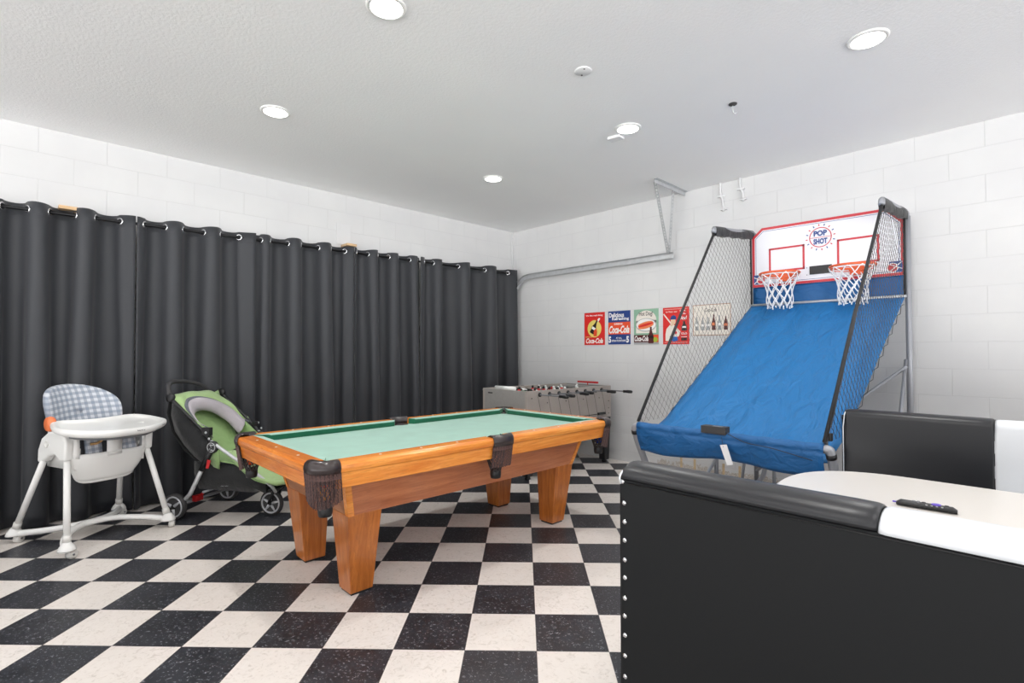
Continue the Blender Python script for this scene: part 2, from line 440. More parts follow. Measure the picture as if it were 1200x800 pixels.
t = thing('ceiling_cover_plate', 'round white blank cover plate on the textured ceiling', 'cover plate', (-2.645, -3.31, H))
m = MB(); m.lathe([(.052, 0), (.052, -.004), (.048, -.007), (.001, -.008)], (0, 0, 0), 'white_paint', 28); m.build('plate', t)
for a in (.9, 4.0): m = MB(); m.lathe([(.005, -.007), (.005, -.010), (.001, -.011)], (.035*math.cos(a), .035*math.sin(a), 0), 'rubber', 8); m.build('screw', t)
m = MB(); m.box((-.045, -.055, -.022), (.035, .055, 0), 'white_paint')
o = m.build('ceiling_sensor', bevel=.006); o.location = (-1.70, -2.895, H); o.rotation_euler = (0, 0, .1)
tag(o, 'small white rectangular sensor box on the ceiling beside a recessed light', 'sensor')
t = thing('ceiling_hook', 'small metal screw hook hanging from the ceiling', 'hook', (-1.585, -3.76, H))
m = MB(); m.lathe([(.028, 0), (.026, -.006), (.008, -.014)], (0, 0, 0), 'rubber', 14); m.build('mount', t)
m = MB(); m.tube(smooth_path([(0, 0, -.01), (0, 0, -.05), (.012, -.004, -.066), (.024, -.01, -.062), (.03, -.012, -.048)], 5), .0035, 'galv', 8); m.build('hook_wire', t)

# ------------------------------------------------------------------ curtain
def rodz(x): return 2.292+(x+5.084)*.0085
m = MB(); m.tube([(-6.3, -.13, rodz(-6.3)), (-.16, -.13, rodz(-.16))], .0125, 'rod', 14)
t = thing('curtain_rod', 'long black curtain rod threaded through the curtain grommets', 'curtain rod', (0, 0, 0)); m.build('rod_tube', t)
m = MB(); m.lathe([(.014, -.02), (.022, -.01), (.026, .005), (.02, .03), (.004, .042)], (-.16, -.13, rodz(-.16)), 'chrome', 18, 'x'); m.build('finial', t, label='silver rod end')

panels = [
 (-6.18, -5.19, [-6.11, -5.98, -5.84, -5.71, -5.57, -5.43, -5.32, -5.24], 1, .055, 'charcoal grommet curtain panel beyond the frame at the open end of the rod'),
 (-5.205, -4.385, [-5.148, -5.016, -4.897, -4.756, -4.632, -4.484], 1, .05, 'charcoal grommet curtain panel hanging behind the white high chair'),
 (-4.375, -3.478, [-4.322, -4.182, -4.051, -3.902, -3.765, -3.617], 1, .045, 'charcoal grommet curtain panel hanging behind the stroller'),
 (-3.468, -2.505, [-3.43, -3.34, -3.184, -3.05, -2.884, -2.746, -2.601], -1, .05, 'charcoal grommet curtain panel under the plywood bracket, next after the stroller panel'),
 (-2.495, -1.668, [-2.461, -2.337, -2.214, -2.083, -1.958, -1.812, -1.70], 1, .05, 'charcoal grommet curtain panel between the bracket and the last panel'),
 (-1.678, -.10, [-1.60, -1.482, -1.351, -1.10, -.92, -.66, -.47, -.241], 1, .075, 'charcoal grommet curtain panel nearest the corner, behind the foosball table'),
]
def smoothstep(t): t = max(0, min(1, t)); return t*t*(3-2*t)
for pi_, (xl, xr, gs, s0, A, lab) in enumerate(panels):
    rg = random.Random(pi_*11+3)
    t = thing('blackout_curtain', lab, 'curtain', ((xl+xr)/2, -.13, 0), 0, 'charcoal curtain panels on the rod')
    org = Vector(((xl+xr)/2, -.13, 0))
    kn = [xl]+gs+[xr]
    ph = [rg.uniform(.75, 1.2) for _ in kn]; sh = [rg.uniform(-.035, .035) for _ in kn]; sh[0] = sh[-1] = 0
    lowamp = [rg.uniform(.65, 1.25) for _ in kn]
    us = []
    for k in range(len(kn)-1):
        n = 8 if 0 < k < len(kn)-2 else 4
        for j in range(n): us.append((k, j/n))
    us.append((len(kn)-2, 1.0))
    def prof(k, f, d):   # d: 0 at the top, 1 at the floor
        s = s0 if (k-1) % 2 == 0 else -s0
        wv = math.sin(PI*f)
        if k == 0: wv = math.sin(PI*.5*(1-f)) if f < 1 else 0; s = -s0
        if k == len(kn)-2: wv = math.sin(PI*.5*f); s = (s0 if (k-1) % 2 == 0 else -s0)
        a0, a1 = kn[k]+sh[k]*d, kn[k+1]+sh[k+1]*d
        span = (kn[k+1]-kn[k]); amp = min(A*1.35, max(.03, span*.5)) if 0 < k < len(kn)-2 else min(A*.6, span*.5)
        amp *= (1+(lowamp[k]-1)*d)*(1+.22*d)
        x = a0+(a1-a0)*f; y = s*amp*wv
        sk = .42*amp*math.sin(2*PI*f)*(.4+.6*d) if 0 < k < len(kn)-2 else 0   # fuller fold crests
        y += .008*math.sin(9*x+2.1*pi_)*d
        return x-sk*(.6), y*.95
    zs = [1.0-i/26 for i in range(27)]
    rows = []
    for i, q in enumerate(zs):
        d = smoothstep((1-q)*1.3); row = []
        for k, f in us:
            x, y = prof(k, f, d); top = rodz(x)+.052-(.006 if y > 0 else -.004*math.cos(x*20))
            z = .012+(top-.012)*q
            if q < .06: y -= .012*(1-q/.06)*math.sin(23*x)
            row.append(Vector((x, -.13+y, z))-org)
        rows.append(row)
    m = MB(); m.grid(rows, 'curtain'); o = m.build('drape', t, solid=.0025, offset=0)
    # bottom and top hems as slightly thicker bands: stitched lines
    m = MB(); st = []
    for k, f in us:
        x, y = prof(k, f, .02); st.append(Vector((x, -.13+y-.002, rodz(x)-.04))-org)
    m.tube(st, .0016, 'dark_gap', 4, flat=.5); m.build('hem_stitching', t)
    for gi, gx in enumerate(gs):
        k = gi+1
        p0 = prof(k-1, .86, 0); p1 = prof(k, .14, 0) if k < len(kn)-1 else (kn[-1], 0)
        tx, ty = p1[0]-p0[0], p1[1]-p0[1]; L = math.hypot(tx, ty) or 1; tx, ty = tx/L, ty/L
        c = Vector((gx, -.13, rodz(gx)))-org; g = MB()
        U = Vector((tx, ty, 0)); N = Vector((-ty, tx, 0)); R = 20
        ring = []
        prf = [(.0285, .0), (.027, .0045), (.022, .006), (.0175, .0045), (.0165, 0), (.0175, -.0045), (.022, -.006), (.027, -.0045)]
        for i in range(R+1):
            a = 2*PI*i/R; dr = U*math.cos(a)+Vector((0, 0, 1))*math.sin(a)
            ring.append([c+dr*r+N*h for r, h in prf])
        g.grid(ring, 'chrome', True, True); g.build('grommet', t)

# rod brackets on the wall
for (x, lab) in ((-2.53, 'raw plywood rod bracket with white wall plate above the middle curtains'), (-4.80, 'raw plywood rod bracket peeking over the curtain behind the high chair')):
    t = thing('rod_bracket', lab, 'bracket', (x, 0, 0), 0, 'plywood brackets holding the curtain rod')
    z = rodz(x)+(.02 if x > -4 else -.008)
    m = MB(); m.box((-.05, -.15, z+.045), (.06, -.003, z+.07), 'plywood'); m.build('shelf_board', t, bevel=.002)
    m = MB(); m.box((-.045, -.03, z+.015), (.045, -.003, z+.045), 'plywood'); m.build('cleat', t, bevel=.002)
    if x > -4:
        m = MB(); m.box((-.10, -.012, z+.08), (.06, 0, z+.30), 'wall_paint'); m.build('wall_plate', t, bevel=.003)
# thin white cable down the corner
m = MB(); m.tube(smooth_path([(-.05, -.012, H-.005), (-.055, -.012, 2.8), (-.05, -.012, 2.6), (-.048, -.012, 2.38), (-.05, -.012, 1.2), (-.05, -.012, .06)], 5), .006, 'wall_paint', 8)
tag(m.build('corner_cable'), 'thin white cable running down the corner beside the last curtain', 'cable')

# ------------------------------------------------------------------ overhead door track
t = thing('door_track', 'galvanized overhead door track with perforated hanger on the right wall', 'door track', (-.1, -1.3, 2.28))
og = (-.1, -1.3, 2.28)
def track_sweep(path):
    # C-section swept along path in plane x = const
    rows = []
    pr = [(-.028, -.012), (-.034, -.004), (-.034, .020), (.034, .020), (.034, -.004), (.028, -.012)]
    for i, p in enumerate(path):
        d = (Vector(path[min(i+1, len(path)-1)])-Vector(path[max(i-1, 0)])).normalized()
        up = Vector((1, 0, 0)).cross(d)
        rows.append([Vector(p)+up*a+Vector((1, 0, 0))*b_ for a, b_ in pr])
    return rows
path = [(-.1, -.075, z) for z in (.15, .8, 1.5, 1.9)]+[(-.1, -.075-.33*(1-math.cos(a)), 1.945+.33*math.sin(a)) for a in [PI/2*i/10 for i in range(11)]]+[(-.1, -1.2, 2.277), (-.1, -2.5, 2.277)]
m = MB(og); m.grid(track_sweep(path), 'galv', False); m.build('track_rail', t, solid=.003)
m = MB(og)
def perf_bar(p, q, w=.032, n=24, side=(0, 1, 0)):
    p, q = Vector(p), Vector(q); d = q-p; sdir = Vector(side); sdir = (sdir-d.normalized()*sdir.dot(d.normalized())).normalized()
    nn = d.normalized().cross(sdir)
    for sgn in (-1, 1):
        a = sdir*w*.5*sgn; b_ = sdir*w*.2*sgn
        m.hexa([p+a-nn*.0015, p+b_-nn*.0015, p+b_+nn*.0015, p+a+nn*.0015], [q+a-nn*.0015, q+b_-nn*.0015, q+b_+nn*.0015, q+a+nn*.0015], 'galv')
    for i in range(n+1):
        c = p+d*(i/n); h = d/n*.22
        m.hexa([c-h-sdir*w*.2-nn*.0015, c-h+sdir*w*.2-nn*.0015, c-h+sdir*w*.2+nn*.0015, c-h-sdir*w*.2+nn*.0015],
               [c+h-sdir*w*.2-nn*.0015, c+h+sdir*w*.2-nn*.0015, c+h+sdir*w*.2+nn*.0015, c+h-sdir*w*.2+nn*.0015], 'galv')
    w2 = nn*.02
    m.hexa([p+sdir*w*.5, p+sdir*w*.5+w2, p+sdir*(w*.5+.002)+w2, p+sdir*(w*.5+.002)], [q+sdir*w*.5, q+sdir*w*.5+w2, q+sdir*(w*.5+.002)+w2, q+sdir*(w*.5+.002)], 'galv')
perf_bar((-.545, -2.56, H-.01), (-.115, -2.46, 2.30)); m.build('perforated_strap', t)
m = MB(og); perf_bar((-.2, -2.57, H-.01), (-.115, -2.47, 2.31), .026, 18); m.build('perforated_strap', t)
m = MB(og)
m.prism([(-.62, H-.001), (-.004, H-.001), (-.004, H-.045), (-.008, H-.045), (-.01, H-.006), (-.62, H-.006)], 'y', -2.60, -2.597, 'galv')
m.box((-.62, -2.63, H-.005), (-.004, -2.595, H-.001), 'galv'); m.box((-.62, -2.598, H-.04), (-.004, -2.594, H-.001), 'galv')
m.build('ceiling_angle', t)

# white conduit stubs high on the right wall
for y, z0, lab in ((-2.99, 2.66, 'white painted conduit stub high on the wall, longer of the pair'), (-3.185, 2.72, 'white painted conduit stub high on the wall, shorter of the pair')):
    t = thing('conduit_stub', lab, 'pipe', (-.02, y, z0), 0, 'white conduit stubs on the right wall')
    m = MB(); m.tube(smooth_path([(0, .012, H-z0), (0, .01, (H-z0)*.6), (0, -.012, (H-z0)*.35), (0, -.02, 0)], 5), .012, 'wall_paint', 10); m.build('pipe', t)
    m = MB(); m.box((-.012, -.03, (H-z0)*.5), (.02, .04, (H-z0)*.5+.015), 'white_paint'); m.box((-.012, -.05, .01), (.02, .01, .025), 'wall_paint'); m.build('clamp', t, bevel=.002)

# ------------------------------------------------------------------ tin signs
def sign(y0, y1, z0, z1, lab, draw, base):
    m = MB((0, (y0+y1)/2, (z0+z1)/2)); m.box((-.003, y1, z0), (0, y0, z1), base)
    p = Panel(m, (-.0032, y0, z0), (0, -1, 0), (0, 0, 1), (-1, 0, 0)); draw(p, y0-y1, z1-z0)
    o = m.build('tin_sign'); o.location = (0, (y0+y1)/2, (z0+z1)/2); tag(o, lab, 'sign', 'tin signs along the right wall'); return o
def d1(p, w, h):
    p.rect(.004, .004, w-.004, h-.004, 'sign_red', 0)
    p.text("It's the real thing", .03, h*.875, w-.03, h*.935, 'sign_white', 2, .03)
    p.ell(w*.5, h*.5, w*.34, h*.265, 'sign_yellow', 1)
    p.bottle(w*.36, h*.36, h*.44, w*.22, 'sign_black', 3, -.5, 'sign_white')
    p.poly([(w*.68, h*.70), (w*.73, h*.74), (w*.79, h*.80), (w*.74, h*.83), (w*.66, h*.78)], 'sign_white', 5)
    p.poly([(w*.46, h*.27), (w*.62, h*.27), (w*.64, h*.42), (w*.60, h*.50), (w*.50, h*.47), (w*.47, h*.40)], 'sign_orange', 5)
    p.text('DRINK', .02, h*.232, .12, h*.262, 'sign_yellow', 2, .02)
    p.text('Coca-Cola', .025, h*.05, w-.025, h*.21, 'sign_white', 2, .035, .35)
def d2(p, w, h):
    p.rect(0, h*.68, w, h, 'sign_blue', 1); p.rect(0, h*.30, w, h*.665, 'sign_orange', 1); p.rect(0, 0, w, h*.285, 'sign_blue', 1)
    p.text('Delicious', w*.04, h*.81, w*.72, h*.95, 'sign_white', 2, .03); p.text('Refreshing', w*.18, h*.70, w*.94, h*.81, 'sign_white', 2, .03)
    p.text('DRINK', w*.28, h*.585, w*.68, h*.635, 'sign_white', 2, .03); p.text('Coca-Cola', w*.04, h*.33, w*.96, h*.56, 'sign_white', 2, .04, .35)
    p.text('5', w*.02, h*.05, w*.13, h*.24, 'sign_white', 2, .05); p.text('5', w*.82, h*.05, w*.94, h*.24, 'sign_white', 2, .05)
    p.text('AT ALL', w*.36, h*.17, w*.62, h*.215, 'sign_white', 2, .02); p.text('SODA FOUNTAINS', w*.16, h*.08, w*.80, h*.14, 'sign_white', 2, .03)
def d3(p, w, h):
    p.rect(0, 0, w, h, 'sign_green', 1)
    p.ell(w*.5, h*.68, w*.42, h*.28, 'sign_cream', 2); p.rect(w*.09, h*.32, w*.91, h*.68, 'sign_cream', 2)
    p.text('Hot Dog!', w*.22, h*.78, w*.78, h*.93, 'sign_black', 4, .01)
    p.ell(w*.5, h*.55, w*.42, h*.19, 'sign_glass', 3); p.ell(w*.5, h*.555, w*.39, h*.17, 'sign_white', 4)
    p.ell(w*.50, h*.52, w*.32, h*.07, 'sign_bun', 5, .22); p.ell(w*.48, h*.58, w*.31, h*.06, 'sign_bun', 5, .22); p.ell(w*.5, h*.555, w*.33, h*.035, 'sign_red', 6, .22)
    p.rect(0, h*.06, w*.64, h*.27, 'sign_cola', 3); p.text('Coca-Cola', w*.03, h*.09, w*.6, h*.25, 'sign_white', 4, .035, .35)
    p.rect(w*.78, h*.06, w, h*.27, 'sign_orange', 3); p.ell(w*.87, h*.13, w*.1, h*.07, 'sign_lime', 4)
    p.rect(0, 0, w, h*.06, 'sign_glass', 3); p.bottle(w*.70, h*.03, h*.46, w*.22, 'sign_cola', 6, 0, 'sign_black')
def d4(p, w, h):
    for a in (.018,):
        p.rect(a, a, w-a, a+.003, 'sign_cream', 1); p.rect(a, h-a-.003, w-a, h-a, 'sign_cream', 1)
    p.text('for Thirst - now', w*.12, h*.86, w*.55, h*.90, 'sign_cream', 2, .03)
    p.text('Drink', w*.66, h*.88, w*.88, h*.92, 'sign_white', 2, .03); p.text('Cola', w*.66, h*.80, w*.88, h*.84, 'sign_white', 2, .03)
    p.text('Nice!', w*.58, h*.66, w*.92, h*.76, 'sign_white', 2, .03, .2)
    p.line(w*.03, h*.83, w*.34, h*.54, .014, 'sign_cream', 2)
    p.poly([(w*.1, h*.09), (w*.3, h*.09), (w*.62, h*.22), (w*.68, h*.34), (w*.55, h*.44), (w*.42, h*.53), (w*.28, h*.53), (w*.14, h*.42), (w*.1, h*.28)], 'sign_cream', 3)
    p.poly([(w*.26, h*.22), (w*.56, h*.20), (w*.58, h*.10), (w*.42, h*.07), (w*.34, h*.1)], 'sign_bluebright', 4)
    p.ell(w*.40, h*.62, w*.095, h*.095, 'skin', 4)
    p.poly([(w*.28, h*.67), (w*.53, h*.67), (w*.50, h*.76), (w*.42, h*.79), (w*.33, h*.76)], 'sign_blue', 5)
    p.line(w*.30, h*.50, w*.42, h*.54, .016, 'skin', 5); p.ell(w*.5, h*.31, w*.05, h*.04, 'sign_red', 5)
    p.bottle(w*.82, h*.36, h*.25, w*.2, 'sign_black', 3, 0, 'sign_white')
    p.text('COLD', w*.7, h*.26, w*.92, h*.31, 'sign_white', 2, .03); p.rect(w*.7, h*.1, w*.92, h*.17, 'sign_black', 2); p.rect(w*.7, h*.19, w*.92, h*.205, 'sign_white', 2)
def d5(p, w, h):
    e = .007
    p.rect(0, 0, w, e, 'sign_rust', 1); p.rect(0, h-e, w, h, 'sign_rust', 1); p.rect(0, 0, e, h, 'sign_rust', 1); p.rect(w-e, 0, w, h, 'sign_rust', 1)
    p.text('Coca-Cola', w*.32, h*.76, w*.64, h*.88, 'sign_black', 2, .01, .35)
    xs = [.11, .27, .41, .56, .71, .87]
    for i, x in enumerate(xs):
        hh = [.44, .42, .42, .50, .46, .42][i]; c = ['sign_glass', 'sign_glass', 'sign_glass', 'sign_cola', 'sign_glass', 'sign_cola'][i]
        p.bottle(w*x, h*.17, h*hh, w*.105, c, 2, 0, 'sign_bun' if c == 'sign_cola' else 'sign_white')
sign(-1.256, -1.561, 1.342, 1.737, 'red tin soda sign with a bottle on a yellow circle', d1, 'sign_red')
sign(-1.612, -1.916, 1.346, 1.737, 'blue and orange striped tin soda sign reading Delicious', d2, 'sign_blue')
sign(-1.964, -2.275, 1.342, 1.737, 'sage green tin sign with a hot dog and bottle', d3, 'sign_green')
sign(-2.329, -2.631, 1.340, 1.736, 'red tin sign with a baseball batter in a cream shirt', d4, 'sign_red')
sign(-2.672, -3.068, 1.425, 1.742, 'cream tin sign with a row of six bottles behind the netting', d5, 'sign_cream')

# ------------------------------------------------------------------ pool table
PC = (-2.963, -2.345, 0)
pt = thing('pool_table', 'oak pool table with pale green cloth and fringed leather pockets', 'pool table', PC)
HX, HY, ZT = 1.14, .60, .755
PR = .105   # corner cut
SPK = .072  # half side-pocket gap
def rail_seg(kind, s, a, b_):
    """kind 'x': rail running along x at y = s*HY from a to b_; kind 'y': along y at x = s*HX"""
    wm = 'wood_orange' if kind == 'x' else 'wood_orange_y'
    E_ = HY if kind == 'x' else HX
    def P(u, inn, z):  # inn measured inwards from the outer edge
        c = s*(E_-inn); return (u, c, z) if kind == 'x' else (c, u, z)
    prof = [(.004, ZT-.052), (-.002, ZT-.045), (-.006, ZT-.03), (-.005, ZT-.014), (.002, ZT-.004), (.014, ZT), (.082, ZT+.001), (.082, ZT-.05)]
    m = MB()
    rows = [[P(u, i, z) for i, z in prof] for u in (a, b_)]
    n = len(prof); vs = rows[0]+rows[1]
    m.add(vs, [(i, (i+1) % n, n+(i+1) % n, n+i) for i in range(n)]+[tuple(range(n))[::-1], tuple(range(n, 2*n))], wm)
    L = b_-a
    for f in ((.25, .5, .75) if kind == 'x' else (.2, .5, .8)):
        u = a+L*f; c = P(u, .042, ZT+.0012); m.lathe([(.007, 0), (.007, .0008), (.001, .0009)], c, 'cream', 12)
    r = m.build('rail', pt)
    m = MB()
    aa, bb = a-.002, b_+.002
    m.hexa([P(aa, .02, ZT-.125), P(bb, .02, ZT-.125), P(bb, .045, ZT-.125), P(aa, .045, ZT-.125)],
           [P(aa, .006, ZT-.045), P(bb, .006, ZT-.045), P(bb, .045, ZT-.045), P(aa, .045, ZT-.045)], wm)
    m.build('apron', pt, bevel=.003)
    # cushion
    m = MB(); t0 = .082; t1 = .128; e0_, e1_ = (-.012, .075)
    pr = [(t0, ZT-.05), (t0, ZT+.0005), (t1-.008, ZT-.001), (t1, ZT-.006), (t1-.012, ZT-.04)]
    ends = []
    for u, w in ((a, 1), (b_, -1)):
        sp_ = abs(u) < .2 and kind == 'x'; q0, q1 = (-.012, .02) if sp_ else (e0_, e1_)
        ends.append([P(u+w*(q0+(q1-q0)*((i-t0)/(t1-t0))), i, z) for i, z in pr])
    n = 5; vs = ends[0]+ends[1]
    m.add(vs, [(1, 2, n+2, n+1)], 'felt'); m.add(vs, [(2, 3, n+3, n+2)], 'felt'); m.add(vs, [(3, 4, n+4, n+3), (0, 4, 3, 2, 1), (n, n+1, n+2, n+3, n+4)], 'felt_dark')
    m.build('cushion', r)
for s in (-1, 1):
    rail_seg('x', s, -HX+PR, -SPK); rail_seg('x', s, SPK, HX-PR); rail_seg('y', s, -HY+PR, HY-PR)
def bed_outline():
    cx_, cy_, r_ = HX-.085, HY-.085, .068; L_, K_ = HX-.075, HY-.075; out = []
    def notch(sx, sy, flip):
        a0 = math.acos(max(-1, min(1, (L_-cx_)/r_))); q_ = []
        pa = (L_, cy_-math.sqrt(r_*r_-(L_-cx_)**2)); pb = (cx_-math.sqrt(r_*r_-(K_-cy_)**2), K_)
        A_ = math.atan2(pa[1]-cy_, pa[0]-cx_); B_ = math.atan2(pb[1]-cy_, pb[0]-cx_)
        if A_ < 0: A_ += 2*PI
        for i in range(13): a = A_+(B_-A_)*i/12; q_.append((sx*(cx_+r_*math.cos(a)), sy*(cy_+r_*math.sin(a))))
        return q_[::-1] if flip else q_
    def side(sy):
        c_ = HY-.06; r2_ = .062; w_ = math.sqrt(r2_**2-(K_-c_)**2); A_ = math.atan2(K_-c_, w_); B_ = math.atan2(K_-c_, -w_); B_ -= 2*PI*(B_ > 0)
        return [(r2_*math.cos(A_+(B_-A_)*i/12), sy*(c_+r2_*math.sin(A_+(B_-A_)*i/12))) for i in range(13)]
    out += notch(1, 1, False)+side(1)+notch(-1, 1, True)+notch(-1, -1, False)+side(-1)[::-1]+notch(1, -1, True)
    return out
m = MB(); m.prism(bed_outline(), 'z', ZT-.075, ZT-.04, 'felt'); m.build('bed', pt)
# cabinet
m = MB(); tx, ty, bx, by, zt, zb = .945, .475, .885, .405, .66, .43
tp = [(-tx, -ty, zt), (tx, -ty, zt), (tx, ty, zt), (-tx, ty, zt)]; bt = [(-bx, -by, zb), (bx, -by, zb), (bx, by, zb), (-bx, by, zb)]
m.add(bt+tp, [(0, 1, 5, 4), (2, 3, 7, 6)], 'wood_brown'); m.add(bt+tp, [(1, 2, 6, 5), (3, 0, 4, 7)], 'wood_brown_y'); m.add(bt+tp, [(4, 5, 6, 7), (0, 3, 2, 1)], 'wood_brown')
m.build('cabinet', pt)
for sx in (-1, 1):
    for sy in (-1, 1):
        m = MB(); w = .03
        def q(X, Y, z, ox, oy): return (sx*(X+ox), sy*(Y+oy), z)
        m.hexa([q(bx, by, zb, .004, .004), q(bx, by, zb, -w, .004), q(bx, by, zb, -w, -.01), q(bx, by, zb, .004, -w)],
               [q(tx, ty, zt, .004, .004), q(tx, ty, zt, -w, .004), q(tx, ty, zt, -w, -.01), q(tx, ty, zt, .004, -w)], 'wood_orange')
        m.build('corner_trim', pt)
m = MB(); m.box((-.92, -.45, .655), (.92, .45, .682), 'wood_brown'); m.build('slate_support', pt)
for sx in (-1, 1):
    for sy in (-1, 1):
        m = MB(); o0, o1 = bx+.004, by+.004
        T0 = [(sx*o0, sy*o1), (sx*(o0-.19), sy*o1), (sx*(o0-.19), sy*(o1-.19)), (sx*o0, sy*(o1-.19))]
        cx, cy = sx*(o0-.105), sy*(o1-.118); h = .064
        B0 = [(cx+sx*h, cy+sy*h), (cx-sx*h, cy+sy*h), (cx-sx*h, cy-sy*h), (cx+sx*h, cy-sy*h)]
        m.hexa([(x, y, .012) for x, y in B0], [(x, y, .435) for x, y in T0], 'wood_leg')
        leg = m.build('leg', pt, bevel=.004)
        m = MB(); m.box((cx-.055, cy-.055, 0), (cx+.055, cy+.055, .014), 'dark_gap'); m.build('foot_pad', leg)
# pockets
def pocket(cx, cy, corner, sx, sy):
    """corner pocket at (sx*HX, sy*HY) or side pocket at (0, sy*HY)"""
    if corner:
        r = .075; ox, oy = HX-r+.004, HY-r+.004
        pth = [(HX-PR-.012, HY+.004)]+[(ox+r*math.sin(a), oy+r*math.cos(a)) for a in [PI/2*i/10 for i in range(11)]]+[(HX+.004, HY-PR-.012)]
        inner = [(HX-PR-.01, HY-.06), (HX-.085, HY-.062), (HX-.07, HY-.068), (HX-.062, HY-.085), (HX-.06, HY-PR-.01)]
        center = (HX-.082, HY-.082); tips = (HX-.09, HY-.09)
    else:
        pth = [(-SPK-.008, HY+.004)]+[(-SPK+2*SPK*i/8, HY+.006+.014*math.sin(PI*i/8)) for i in range(9)]+[(SPK+.008, HY+.004)]
        inner = [(-SPK-.006, HY-.05), (-.05, HY-.03), (0, HY-.022), (.05, HY-.03), (SPK+.006, HY-.05)]
        center = (0, HY-.065)
    F = lambda p: (sx*p[0], sy*p[1])
    m = MB()
    # leather cap: swept rounded band between outer path and inner path
    N = len(pth); rows = []
    def interp(L, f):
        k = f*(len(L)-1); i = min(int(k), len(L)-2); w = k-i; return (L[i][0]*(1-w)+L[i+1][0]*w, L[i][1]*(1-w)+L[i+1][1]*w)
    for i, p in enumerate(pth):
        q_ = interp(inner, i/(N-1)); P0 = F(p); Q0 = F(q_)
        rows.append([(P0[0], P0[1], ZT-.05), (P0[0]+(P0[0]-Q0[0])*.08, P0[1]+(P0[1]-Q0[1])*.08, ZT-.025), (P0[0], P0[1], ZT-.004),
                     (P0[0]*.8+Q0[0]*.2, P0[1]*.8+Q0[1]*.2, ZT+.009), (P0[0]*.45+Q0[0]*.55, P0[1]*.45+Q0[1]*.55, ZT+.011), (Q0[0], Q0[1], ZT+.003), (Q0[0], Q0[1], ZT-.06)])
    m.grid(rows, 'leather'); pk = m.build('pocket', pt, solid=.004)
    # leather liner and mesh basket
    c = F(center); m = MB()
    m.lathe([(.056, ZT-.035), (.058, ZT-.06), (.056, ZT-.10)], (c[0], c[1], 0), 'leather', 20)
    o = m.build('pocket_liner', pk)
    m = MB(); n = 12
    for k in range(n):
        for dirn in (1, -1):
            pts = []
            for i in range(9):
                f = i/8; rr = (.056+.010*math.sin(PI*f))*(1-f)+.030*f; a = 2*PI*k/n+dirn*f*1.3
                pts.append((c[0]+rr*math.cos(a), c[1]+rr*math.sin(a), ZT-.09-f*.125))
            m.tube(pts, .0032, 'leather', 5)
    m.build('pocket_net', pk)
    m = MB(); m.lathe([(.030, ZT-.255), (.034, ZT-.235), (.033, ZT-.20), (.028, ZT-.198)], (c[0], c[1], 0), 'black_plastic', 18); m.build('pocket_cup', pk)
    # fringe
    m = MB(); tot = [0]
    for i in range(1, N): tot.append(tot[-1]+math.hypot(pth[i][0]-pth[i-1][0], pth[i][1]-pth[i-1][1]))
    ns = int(tot[-1]/.0062)
    for k in range(ns+1):
        d = tot[-1]*k/ns; i = max(1, next((j for j in range(1, N) if tot[j] >= d-1e-9), N-1)); w = (d-tot[i-1])/(tot[i]-tot[i-1])
        p = (pth[i-1][0]*(1-w)+pth[i][0]*w, pth[i-1][1]*(1-w)+pth[i][1]*w); x, y = F(p)
        ln = (.135+.03*(1-abs(2*k/ns-1)**2) if corner else .135)+rnd(-.003, .003)
        pts = []; od = k % 2
        for j in range(17):
            f = j/16; zz = ZT-.045-ln*f; ww = .0010*(1 if (j+od) % 2 else -1)
            sw = .0008*math.sin(k*1.7)*f
            pts.append((x*(1-.02*f/HX)+ww+sw, y*(1-.02*f/HY)+(ww if corner else 0), zz))
        m.tube(pts, .0024, 'fringe' if k % 3 else 'fringe_dark', 4)
    # band behind the strands
    rows = [[(F(p)[0]*.998, F(p)[1]*.997, ZT-.045) for p in pth], [(F(p)[0]*.998, F(p)[1]*.997, ZT-.075) for p in pth]]
    m.grid(rows, 'fringe'); m.build('fringe', pk)
for sx in (-1, 1):
    for sy in (-1, 1): pocket(0, 0, True, sx, sy)
for sy in (-1, 1): pocket(0, 0, False, 1, sy)
# balls resting in the pocket nets
def ball(x, y, z, m_, lab):
    b_ = MB(); n = 12
    prof = [(.028*math.cos(a), .028*math.sin(a)) for a in [-PI/2+.05+(PI-.1)*i/14 for i in range(15)]]
    b_.lathe(prof, (0, 0, 0), m_, 20)
    b_.lathe([(.0115, 0), (.001, .0008)], (0, 0, .0262), 'ball_white', 12)
    o = b_.build('billiard_ball'); o.location = (PC[0]+x, PC[1]+y, z); o.rotation_euler = (rnd(0, 1), rnd(0, 1), 0); tag(o, lab, 'billiard ball', 'billiard balls in the pocket nets')
cx, cy = HX-.082, HY-.082
ball(-cx, cy, .60, 'ball_orange', 'orange billiard ball in the pocket net in front of the stroller')
ball(-cx+.005, cy, .655, 'ball_red', 'red billiard ball on top in the pocket net by the stroller')
ball(-cx, -cy, .60, 'ball_yellow', 'yellow billiard ball low in the pocket net nearest the camera')
ball(-cx, -cy, .657, 'ball_orange', 'orange billiard ball on top in the pocket net nearest the camera')
ball(cx, -cy, .60, 'ball_blue', 'blue billiard ball in the pocket net before the foosball table leg')
ball(cx, -cy, .657, 'ball_red', 'red billiard ball on top in the pocket net before the foosball table leg')

